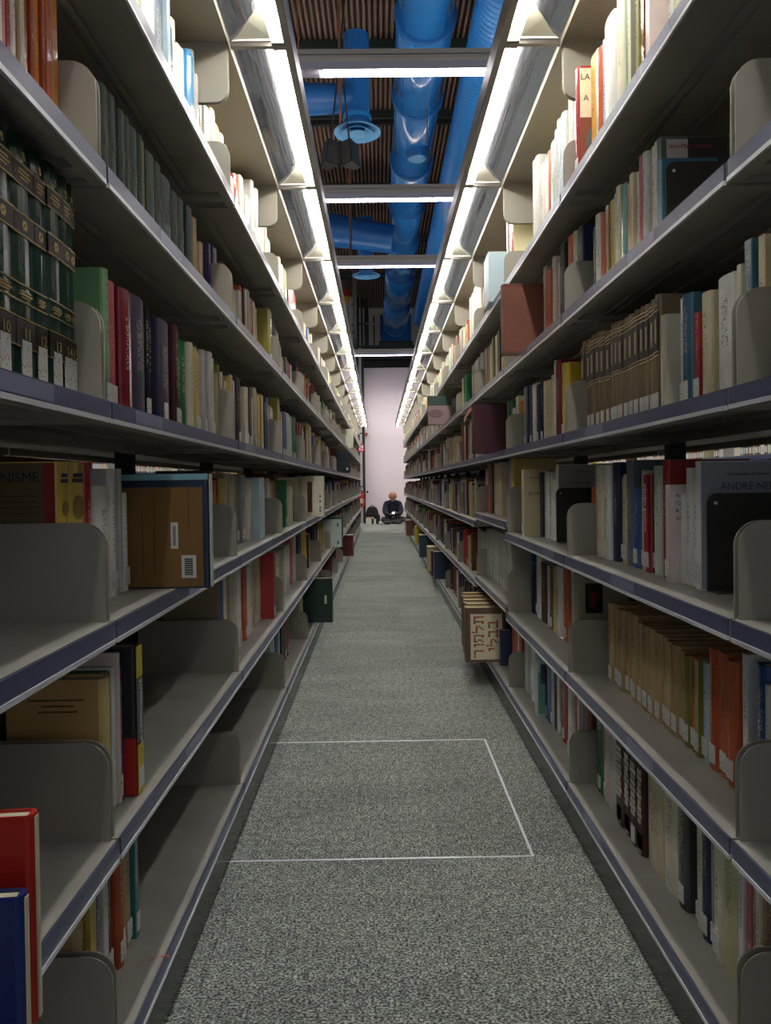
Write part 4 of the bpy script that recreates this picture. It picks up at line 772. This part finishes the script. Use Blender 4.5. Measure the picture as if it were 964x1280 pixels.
o, W, t, h = pulled('R', 1, 5.544, .476, .66, .12, .242, '24364E', 'navy blue volume standing out of the lowest right shelf')
o, W, t, h = pulled('R', 1, 6.15, .46, .62, .22, .235, 'B9A070', 'tan volume with maroon neighbour standing out of the lowest right shelf')
o, W, t, h = pulled('R', 1, 5.82, .47, .62, .10, .225, '4E2226', 'maroon volume standing out between the navy and tan ones')
o, W, t, h = pulled('R', 1, 7.507, .450, .62, .20, .257, '223A3E', 'dark teal volume standing out of the lowest right shelf far down')
o, W, t, h = pulled('R', 1, 11.2, .43, .58, .3, .25, '6E3A30', 'red-brown volume standing out at the far right near the seated person')
o, W, t, h = pulled('R', 1, 9.6, .50, .66, .18, .24, 'C9B436', 'yellow volume on the lowest right shelf far down')
# red and blue paperbacks jutting out at the near left
o, W, t, h = pulled('L', 2, -.386, -.342, -.48, .020, .204, 'B02A22', 'glossy red book jutting out at the bottom left corner', gloss=True, hard=True, rz=.10)
panel(o, 'L', W, t, .035, .055, h-.012, h-.001, 'white_label', 'small_label'); band(o, t, .003, h-.003, 'pages', 'page_strip', w=.35, y=-.001)
o, W, t, h = pulled('L', 2, -.432, -.331, -.47, .018, .150, '1E2F6E', 'dark blue book in front of the red one at bottom left', gloss=True, hard=True, rz=.10)
band(o, t, .003, h-.003, 'pages', 'page_strip', w=.35, y=-.001)
# the set of large volumes standing out on the lowest right shelf
Y = 2.437
for i in range(9):
    t = .058; h = .258-.004*(i % 2)
    o = mk_book('R', .400+.004*((i*7) % 3)+.004*i, Y+t/2, sz('R', 2, 1)+.0004, .185, t-.001, h, '6E5643', 'large brown Hebrew volume jutting over carpet, %s from the camera in its set' % ordw(i+1), 'large brown volumes standing out on the right', hard=True, pages='pages_old', name='large_volume', plain=True)
    band(o, t, .002, h-.002, '7A6250', 'spine_cloth', w=.5)
    if i == 0:
        o['label'] = 'nearest large brown volume with mosaic Hebrew letters on a cream panel'
        W = .185
        panel(o, 'R', W, t, .022, .172, .012, h-.030, 'E9DFBE', 'cream_panel', d=.0008)
        HEB = {   # letters drawn in a 5x5 grid, strokes as cell runs (x0,y0,x1,y1), y down
         'tav': [(0,0,5,1),(4,1,5,5),(1,1,2,5),(0,4,2,5)], 'lamed': [(0,-1,1,1),(0,1,5,2),(4,2,5,3),(3,3,4,4),(2,4,3,5)], 'mem': [(0,0,1,2),(1,0,5,1),(4,1,5,5),(3,4,5,5),(1,2,2,4),(0,4,1,5)],
         'vav': [(1,0,3,1),(2,1,3,5)], 'dalet': [(0,0,5,1),(4,1,5,5)], 'bet': [(0,0,4,1),(3,1,4,4),(0,4,5,5)], 'yod': [(1,0,3,1),(2,1,3,3)]}
        cols = ['C8381E', 'D0701E', '35705E', 'A0303A', 'C99A2A', 'B8401A']
        def heb(seq, x_row, z_top, cell):
            """letters stacked down the cover, rotated a quarter turn"""
            zz = z_top
            for nm, wid in seq:
                for j, (a, c2, a1, c3) in enumerate(HEB[nm]):
                    L_ = max(a1-a, c3-c2); vert = (c3-c2) > (a1-a)
                    for q in range(L_):
                        ca, cb, cc, cd = (a, c2+q, a1, c2+q+1) if vert else (a+q, c2, a+q+1, c3)
                        # grid x (left-right) runs up the cover, grid y (down) runs towards the spine side
                        z1_ = zz-(wid-cb*0-0)*0
                        panel(o, 'R', W, t, x_row+cb*.0096, x_row+cd*.0096-.0005, zz-(wid-ca)*cell, zz-(wid-cc)*cell-.0006, cols[(j*3+q*5+len(nm)) % 6], 'mosaic_tile', d=.0016)
                zz -= (wid+1.0)*cell
        # Hebrew reads right to left: turned a quarter turn the first letter is at the top
        heb([('tav', 5), ('lamed', 5), ('mem', 5), ('vav', 3), ('dalet', 5)], .037, h-.040, .0073)
        heb([('bet', 5), ('bet', 5), ('lamed', 5), ('yod', 3)], .106, h-.060, .0073)
    Y += t+.0015
o = mk_book('R', .550, 2.40, sz('R', 2, 1)+.0004, .13, .03, .165, '3A4468', 'small blue patterned volume leaning beside the large Hebrew set', 'large brown volumes standing out on the right', hard=True, gloss=True)
o.location.y = 2.375
# ------------------------------------------------ loose bookends
def bookend(s, l, y, x0, x1, h, hexc, label, hole=True):
    bay = math.floor(y); z = sz(s, bay, l); r = .02
    t = thing('bookend', label, 'bookend', (x0, y, z+.0002), 'loose bookends')
    m = mat('bookend_paint_'+hexc, hexc, .4)
    w = x1-x0; sgn = 1 if w > 0 else -1; w = abs(w)
    pts = [(sgn*w, 0), (sgn*w, h)]+[(sgn*(r-r*math.sin(math.pi/2*i/6)), h-(r-r*math.cos(math.pi/2*i/6))) for i in range(7)]+[(0, 0)]
    b = MB(); b.prism([(p[0], p[1]) for p in pts], 'y', -.001, .001)
    b.build('upright_plate', m, t)
    b = MB(); b.box(0, sgn*w, -.04, .001, 0, .0012); b.build('foot', m, t)
    if hole:
        b = MB(); b.tube((sgn*.016, -.0013, h-.018), (sgn*.016, -.0018, h-.018), .0035, 10); b.build('rivet', M['rim'], t)
bookend('R', 3, .278, .607, .76, .182, '3C3A37', 'dark grey bookend pressed against the grey ANDRÉ NEHER book')
bookend('R', 3, 1.438, .600, .74, .186, '3A3835', 'dark bookend pressed against the grey book with faint title, right third shelf')
bookend('R', 5, .380, .575, .72, .160, '3D3B38', 'dark bookend pressed against the steel blue book, right fifth shelf')
bookend('R', 6, .520, .556, .72, .345, '8C8A80', 'pale grey bookend at the near end of the right top shelf')
bookend('R', 6, 2.10, .600, .74, .24, '8C8A80', 'grey bookend pressed against the pale yellow book, right top shelf')
bookend('R', 5, 3.22, .545, .70, .17, '8C8A80', 'grey bookend pressed against white patterned book, right fifth shelf')
# ------------------------------------------------ the rest of the books, far down the aisle and behind
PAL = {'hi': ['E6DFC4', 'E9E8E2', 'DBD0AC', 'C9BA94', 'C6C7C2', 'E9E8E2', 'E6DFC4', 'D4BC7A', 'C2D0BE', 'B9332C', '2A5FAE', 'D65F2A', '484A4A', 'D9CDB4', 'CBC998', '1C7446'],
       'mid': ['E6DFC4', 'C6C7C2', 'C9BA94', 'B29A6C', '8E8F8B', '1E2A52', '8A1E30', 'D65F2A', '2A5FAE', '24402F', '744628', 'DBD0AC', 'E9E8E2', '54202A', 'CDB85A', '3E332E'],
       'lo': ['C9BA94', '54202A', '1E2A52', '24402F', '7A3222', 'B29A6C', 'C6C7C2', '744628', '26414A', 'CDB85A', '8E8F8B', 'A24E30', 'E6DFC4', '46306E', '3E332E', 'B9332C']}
rf = random.Random(77)
bs = MB()
def sbook(b, s, x, y0, y1, z, W, h, c, label=False):
    g = SG[s]; x1 = x+g*W
    a = (x, y0, z); 
    b.quad((x, y0, z), (x, y1, z), (x, y1, z+h), (x, y0, z+h), c)
    b.quad((x, y0, z), (x1, y0, z), (x1, y0, z+h), (x, y0, z+h), c)
    b.quad((x, y1, z), (x1, y1, z), (x1, y1, z+h), (x, y1, z+h), c)
    b.quad((x, y0, z), (x1, y0, z), (x1, y1, z), (x, y1, z), c)
    pc = (.62, .55, .42, 1); d = .002
    b.quad((x, y0, z+h), (x1, y0, z+h), (x1, y1, z+h), (x, y1, z+h), pc)
    if label:
        ym, w = (y0+y1)/2, (y1-y0)*.38; xx = x-g*.0006
        b.quad((xx, ym-w, z+.01), (xx, ym+w, z+.01), (xx, ym+w, z+.045), (xx, ym-w, z+.045), (.7, .69, .66, 1))
def fill(b, s, bay, l, start, xin, pal, top, rear=False, dens=1.0, gapend=.1):
    y = max(start, bay+.012); end = bay+1-rf.uniform(.02, gapend); z = sz(s, bay, l)+.0004
    hbase = rf.uniform(.2, .235); fixed = rear and s == 'L' and l == 3 and bay <= 0
    if fixed: gapend = .03; end = bay+.98
    tall = rear and l == 3 and bay >= 4
    if tall: end = bay+.99
    while y < end-.02:
        if rf.random() < .12: hbase = rf.uniform(.18, .25)
        t = rf.choice([.012, .016, .02, .024, .03, .036, .045]); t = min(t, end-y)
        h = min(hbase*rf.uniform(.88, 1.1), top); h = .268 if fixed else .30 if tall else h; c = lin(rf.choice(pal)); k = rf.uniform(.8, 1.08)
        c = (min(c[0]*k, .9), min(c[1]*k, .9), min(c[2]*k, .9), 1)
        run = rf.choice([1, 1, 1, 1, 2, 3, 5]) if rf.random() < .5 else 1
        for _ in range(run):
            if y > end-.02: break
            W = h*.66; x = XF[s]+SG[s]*((.585-W) if rear else xin+rf.uniform(0, .02))
            if rear: x = XF[s]+SG[s]*.40; W = .17
            sbook(b, s, x, y, min(y+t-.0008, end), z, W, h, c, (not rear) and rf.random() < .6); y += t
        if rf.random() < .04*(2-dens): y += rf.uniform(.03, .15)
FAR = {'L': {1: .35, 2: .55, 3: .75, 4: .8, 5: .9, 6: .95}, 'R': {1: .9, 2: .95, 3: .95, 4: .95, 5: .95, 6: .97}}
for s in 'LR':
    for bay in range(3, NB):
        for l in range(1, 7):
            st = bay
            if lastk.get((s, l), 0) > bay: st = lastk[s, l]+.01
            if st > bay+.9: continue
            if rf.random() > FAR[s][l] and bay > 3: st = bay+rf.uniform(.3, .8)
            skip = {('L', 3, 3): 3.64, ('L', 1, 3): 3.53, ('L', 2, 5): 5.22, ('R', 5, 4): 4.99, ('R', 1, 5): 5.95, ('R', 1, 6): 6.4, ('R', 1, 7): 7.72, ('L', 1, 7): 7.9, ('L', 4, 6): 6.75, ('L', 4, 7): 7.36, ('R', 1, 11): 11.52, ('R', 1, 9): 9.79, ('L', 5, 8): 8.86}
            k = skip.get((s, l, bay))
            if k: st = max(st, k)
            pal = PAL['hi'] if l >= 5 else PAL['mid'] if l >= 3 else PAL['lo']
            if s == 'R' and l == 3: pal = PAL['lo']+PAL['mid']
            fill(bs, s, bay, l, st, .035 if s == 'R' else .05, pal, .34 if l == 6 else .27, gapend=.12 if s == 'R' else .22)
for q in QUEUE: sbook(bs, *q)
br_ = bs
for s in 'LR':
    for bay in range(-1, 15):
        for l in range(1, 7):
            pal = ['4A2A22', '3A2420', '5A3428', '4A3226'] if (s == 'L' and l == 3 and bay <= 0) else PAL['mid']
            fill(br_, s, bay, l, bay, .05, pal, .235 if not (s == 'L' and l == 3 and bay <= 0) else .28, rear=True)
bn = bs
for s in 'LR':
    g = SG[s]; x2 = XF[s]+g*(.66+.93+.04)
    for l in range(1, 7):
        y = -1
        while y < 14.9:
            t = rf.uniform(.015, .045); h = rf.uniform(.18, .25)
            sbook(bn, s, x2, y, y+t-.001, ZS[s][l-1]+.0125, .17, h, lin(rf.choice(PAL['mid'])), True); y += t+(rf.uniform(.05, .3) if rf.random() < .05 else 0)
tag(bs.build('distant_books', M['assorted'], fix=False), 'hundreds of mixed books filling the bookcases farther down the aisle and behind them', 'books', kind='stuff')
print('INDIV', sum(1 for o in bpy.data.objects if o.get('category') == 'book'))
# ribbon on the empty lowest left shelf
b = MB(); p = (-.435, .19)
for i in range(1, 9):
    q = (-.435+.052*i/8, .19+.03*math.sin(i/8*2.2)); b.quad((p[0], p[1], .1325), (q[0], q[1], .1325+.004*math.sin(i)), (q[0], q[1]+.005, .1325+.004*math.sin(i)), (p[0], p[1]+.005, .1325)); p = q
tag(b.build('ribbon_bookmark', ink('B5654A')), 'thin pink ribbon bookmark lying on the lowest left shelf', 'bookmark')
# ------------------------------------------------ seated reader, rucksack, books on the floor
PX, PY = .32, 17.12
def skin_obj(name, joints, edges, m, parent=None, sub=2, root=0):
    me = bpy.data.meshes.new(name); bm = bmesh.new(); ly = bm.verts.layers.skin.verify(); vs = []
    for i, j in enumerate(joints):
        v = bm.verts.new(j[0]); r = j[1]; v[ly].radius = r if isinstance(r, tuple) else (r, r); v[ly].use_root = (i == root); vs.append(v)
    for a, c in edges: bm.edges.new((vs[a], vs[c]))
    bm.to_mesh(me); bm.free(); o = link(name, me, parent)
    md = o.modifiers.new('skin', 'SKIN'); md.use_smooth_shade = True; md.branch_smoothing = .4
    sb = o.modifiers.new('subsurf', 'SUBSURF'); sb.levels = sub; sb.render_levels = sub
    me.materials.append(m); return o
M['skin'] = mat('skin', 'B98468', .5, bump=(60, .1)); M['sweater'] = mat('navy_sweater', '1B1F33', .85, bump=(250, .4)); M['trousers'] = mat('dark_grey_trousers', '2B2C2C', .85, bump=(200, .3)); M['shoe'] = mat('dark_shoes', '1E1C1B', .5)
M['hair'] = mat('short_dark_grey_hair', '2E2622', .8)
person = thing('person', 'bald person in navy sweater sitting cross-legged against the wall, looking down', 'person', (PX, PY, 0))
# torso and arms: one skinned body (clothed), facing the camera (-y)
J = [((0, .12, .12), (.155, .12)), ((0, .10, .26), (.18, .13)), ((0, .07, .42), (.19, .13)), ((0, .04, .525), (.12, .09)), ((0, .015, .575), (.05, .05)),
     ((-.165, .045, .495), .085), ((-.195, -.01, .34), .085), ((-.18, -.08, .25), .065), ((-.10, -.20, .235), .033),
     ((.165, .045, .495), .085), ((.195, -.01, .34), .085), ((.18, -.08, .25), .065), ((.10, -.20, .235), .033)]
E_ = [(0,1),(1,2),(2,3),(3,4),(3,5),(5,6),(6,7),(7,8),(3,9),(9,10),(10,11),(11,12)]
torso = skin_obj('sweater', J, E_, M['sweater'], person)
J = [((0, .12, .11), (.15, .11)), ((-.10, .06, .10), .085), ((-.27, -.12, .115), .068), ((-.20, -.20, .085), .058), ((.02, -.27, .055), .042), ((.06, -.29, .05), .036),
     ((.10, .06, .10), .085), ((.28, -.12, .12), .068), ((.20, -.22, .09), .058), ((-.02, -.33, .06), .042), ((-.07, -.35, .055), .036)]
E_ = [(0,1),(1,2),(2,3),(3,4),(4,5),(0,6),(6,7),(7,8),(8,9),(9,10)]
skin_obj('trousers', J, E_, M['trousers'], person)
for sx, px_, py_ in ((1, .10, -.31), (-1, -.12, -.37)):
    b = MB(); b.ylathe([(0, -.055), (.03, -.05), (.042, -.02), (.045, .03), (.035, .08), (0, .09)], 0, 0, 16)
    o = b.build('shoe', M['shoe'], person, smooth=True, loc=(px_, py_, .046)); o.rotation_euler = (0, 0, sx*-1.1); o.scale = (1, 1.25, .95)
# head: bent forward
hd = bmesh.new(); bmesh.ops.create_uvsphere(hd, u_segments=28, v_segments=20, radius=1)
for v in hd.verts:
    x, y, z = v.co
    w_ = 1-.16*max(0, -z)**1.2
    x *= .076*w_; yy = y*.098*(1-.10*max(0, -z)); zz = z*.118
    if y < 0: # face side
        if abs(x) < .018 and -.055 < zz < .012: yy -= .020*(1-abs(x)/.018)*(1-abs(zz+.028)/.045 if abs(zz+.028) < .045 else 0)   # nose
        if .008 < zz < .028: yy -= .005          # brow
        if -.085 < zz < -.055 and abs(x) < .03: yy -= .006  # mouth, lips
        if abs(abs(x)-.03) < .014 and -.008 < zz < .010: yy += .007  # eye sockets
    if zz < -.09: yy -= .008
    v.co = (x, yy, zz)
me = bpy.data.meshes.new('head'); hd.to_mesh(me); hd.free(); me.materials.append(M['skin'])
for p in me.polygons: p.use_smooth = True
head = link('head', me, person, (0, -.045, .668)); head.rotation_euler = (.42, 0, .03); head.scale = (1.14, 1.1, 1.08)
for sx in (-1, 1):
    b = MB(); b.ylathe([(0, -.004), (.008, -.004), (.017, .002), (.019, .008), (.012, .012), (0, .01)], 0, 0, 14); o = b.build('ear', M['skin'], head, smooth=True, loc=(sx*.077, .004, -.008)); o.rotation_euler = (0, 0, sx*.9); o.scale = (.8, 1, 1.5)
    b = MB(); b.tube((-.010, 0, 0), (.010, 0, 0), .0035, 6); b.build('eye', M['black'], head, loc=(sx*.030, -.087, .0))
    b = MB(); b.box(-.016, .016, -.003, .003, -.003, .003); b.build('eyebrow', M['hair'], head, loc=(sx*.030, -.092, .022))
b = MB(); b.tube((-.02, 0, 0), (.02, 0, 0), .0035, 6); b.build('mouth', mat('lips', '8E5A4C', .5), head, loc=(0, -.094, -.066))
hb = bmesh.new(); bmesh.ops.create_uvsphere(hb, u_segments=28, v_segments=18, radius=1)
bmesh.ops.delete(hb, geom=[v for v in hb.verts if v.co.z > .42 or v.co.z < -.45 or (v.co.y < -.35)], context='VERTS')
for v in hb.verts: v.co = (v.co.x*.087, v.co.y*.108, v.co.z*.121)
me = bpy.data.meshes.new('hair'); hb.to_mesh(me); hb.free(); me.materials.append(M['hair'])
link('hair', me, head).modifiers.new('solid', 'SOLIDIFY').thickness = .004
b = MB(); b.tube((0, 0, -.08), (0, 0, .03), .048, 18, .046); o = b.build('neck', M['skin'], person, smooth=True, loc=(0, .0, .60)); o.rotation_euler = (.35, 0, 0)
def hand(side, loc, rot):
    t = bpy.data.objects.new('hand', None); C.objects.link(t); t.parent = person; t.location = loc; t.rotation_euler = rot
    J = [((0, 0, 0), (.024, .016)), ((0, -.045, .002), (.036, .014)), ((0, -.085, .0), (.036, .012))]; E_ = [(0, 1), (1, 2)]
    skin_obj('palm', J, E_, M['skin'], t, 1)
    for i, (x, ln) in enumerate(((-.028, .06), (-.010, .07), (.010, .066), (.028, .052))):
        skin_obj('finger', [((x, -.08, 0), .010), ((x*1.08, -.08-ln*.45, -.006), .009), ((x*1.1, -.08-ln*.75, -.020), .008), ((x*1.1, -.08-ln*.88, -.038), .007)], [(0, 1), (1, 2), (2, 3)], M['skin'], t, 1)
    skin_obj('thumb', [((-side*.026, -.03, 0), .012), ((-side*.052, -.058, -.004), .010), ((-side*.058, -.088, -.014), .008)], [(0, 1), (1, 2)], M['skin'], t, 1)
hand(1, (-.085, -.205, .235), (-.2, 0, .9)); hand(-1, (.10, -.20, .262), (-.5, .3, -.8))
t = thing('phone', 'small bright-edged phone held in the lap of the seated person', 'phone', (PX+.005, PY-.27, .265)); t.rotation_euler = (.5, 0, 0)
b = MB(); b.box(-.035, .035, -.07, .07, 0, .008); b.build('body', M['black'], t)
b = MB(); b.box(-.030, .030, -.03, .04, .008, .0088); b.build('screen', mat('lit_phone_screen', 'FFFFFF', .2, emit='F2F6FF', es=.9), t)
# rucksack
t = thing('rucksack', 'black rucksack leaning against the end wall beside the grey pipe', 'bag', (-.185, 17.45, 0))
def blob(name, sx, sy, sz_, m, loc, parent, p=3.2, taper=.18):
    bm = bmesh.new(); bmesh.ops.create_uvsphere(bm, u_segments=32, v_segments=24, radius=1)
    for v in bm.verts:
        n = v.co.copy(); d = (abs(n.x)**p+abs(n.y)**p+abs(n.z)**p)**(1/p); n /= d
        k = 1-taper*max(0, n.z); v.co = (n.x*sx*k, n.y*sy*k, n.z*sz_)
    me = bpy.data.meshes.new(name); bm.to_mesh(me); bm.free(); me.materials.append(m)
    for q in me.polygons: q.use_smooth = True
    return link(name, me, parent, loc)
blob('body', .165, .09, .21, M['fabric_black'], (0, 0, .21), t); blob('front_pocket', .125, .045, .11, M['fabric_black'], (0, -.085, .15), t); blob('side_pocket', .03, .06, .09, M['fabric_black'], (.165, 0, .13), t)
b = MB(); p = (-.05, 0, .405)
for i in range(1, 9): q = (-.05*math.cos(i/8*math.pi), 0, .405+.045*math.sin(i/8*math.pi)); b.tube(p, q, .009, 8); p = q
b.build('top_handle', M['black'], t)
b = MB(); b.box(-.12, .12, -.135, -.128, .235, .24); b.build('zip', M['steel_dark'], t)
def flat(name, x, y, z, w, d, h, hexc, label):
    o = link(name, MB.mesh((lambda b: (b.box(0, w, 0, d, 0, h*.08), b.box(0, w, 0, d, h*.92, h), b.box(0, .003, 0, d, h*.08, h*.92), b)[-1])(MB()), 'cover', M['cover']), None, (x, y, z)); o.color = lin(hexc)
    b = MB(); b.box(.003, w-.003, .003, d-.003, h*.08, h*.92); b.build('page_block', M['pages'], o); return tag(o, label, 'book', 'books on the floor by the rucksack')
def up(x, y, w, t_, h, hexc, label):
    o = link('book', MB.mesh((lambda b: (b.box(0, w, 0, .003, 0, h), b.box(0, w, t_-.003, t_, 0, h), b.box(0, .003, 0, t_, 0, h), b)[-1])(MB()), 'cover', M['cover']), None, (x, y, 0.0005)); o.color = lin(hexc)
    b = MB(); b.box(.003, w-.002, .003, t_-.003, .002, h-.002); b.build('page_block', M['pages'], o); return tag(o, label, 'book', 'books on the floor by the rucksack')
up(-.335, 17.18, .13, .05, .125, 'DDD8C4', 'pale book standing on the carpet in front of the rucksack')
up(-.20, 17.18, .05, .06, .125, '22264A', 'navy book standing between two pale ones before the rucksack')
up(-.145, 17.18, .045, .06, .12, 'E6E2CC', 'white book standing rightmost before the rucksack')
up(-.095, 17.2, .07, .06, .13, '26302A', 'dark book standing at the right edge before the rucksack')
flat('book', -.335, 17.19, .1265, .20, .14, .035, 'C08A5A', 'orange-brown book lying on top of the books by the rucksack')
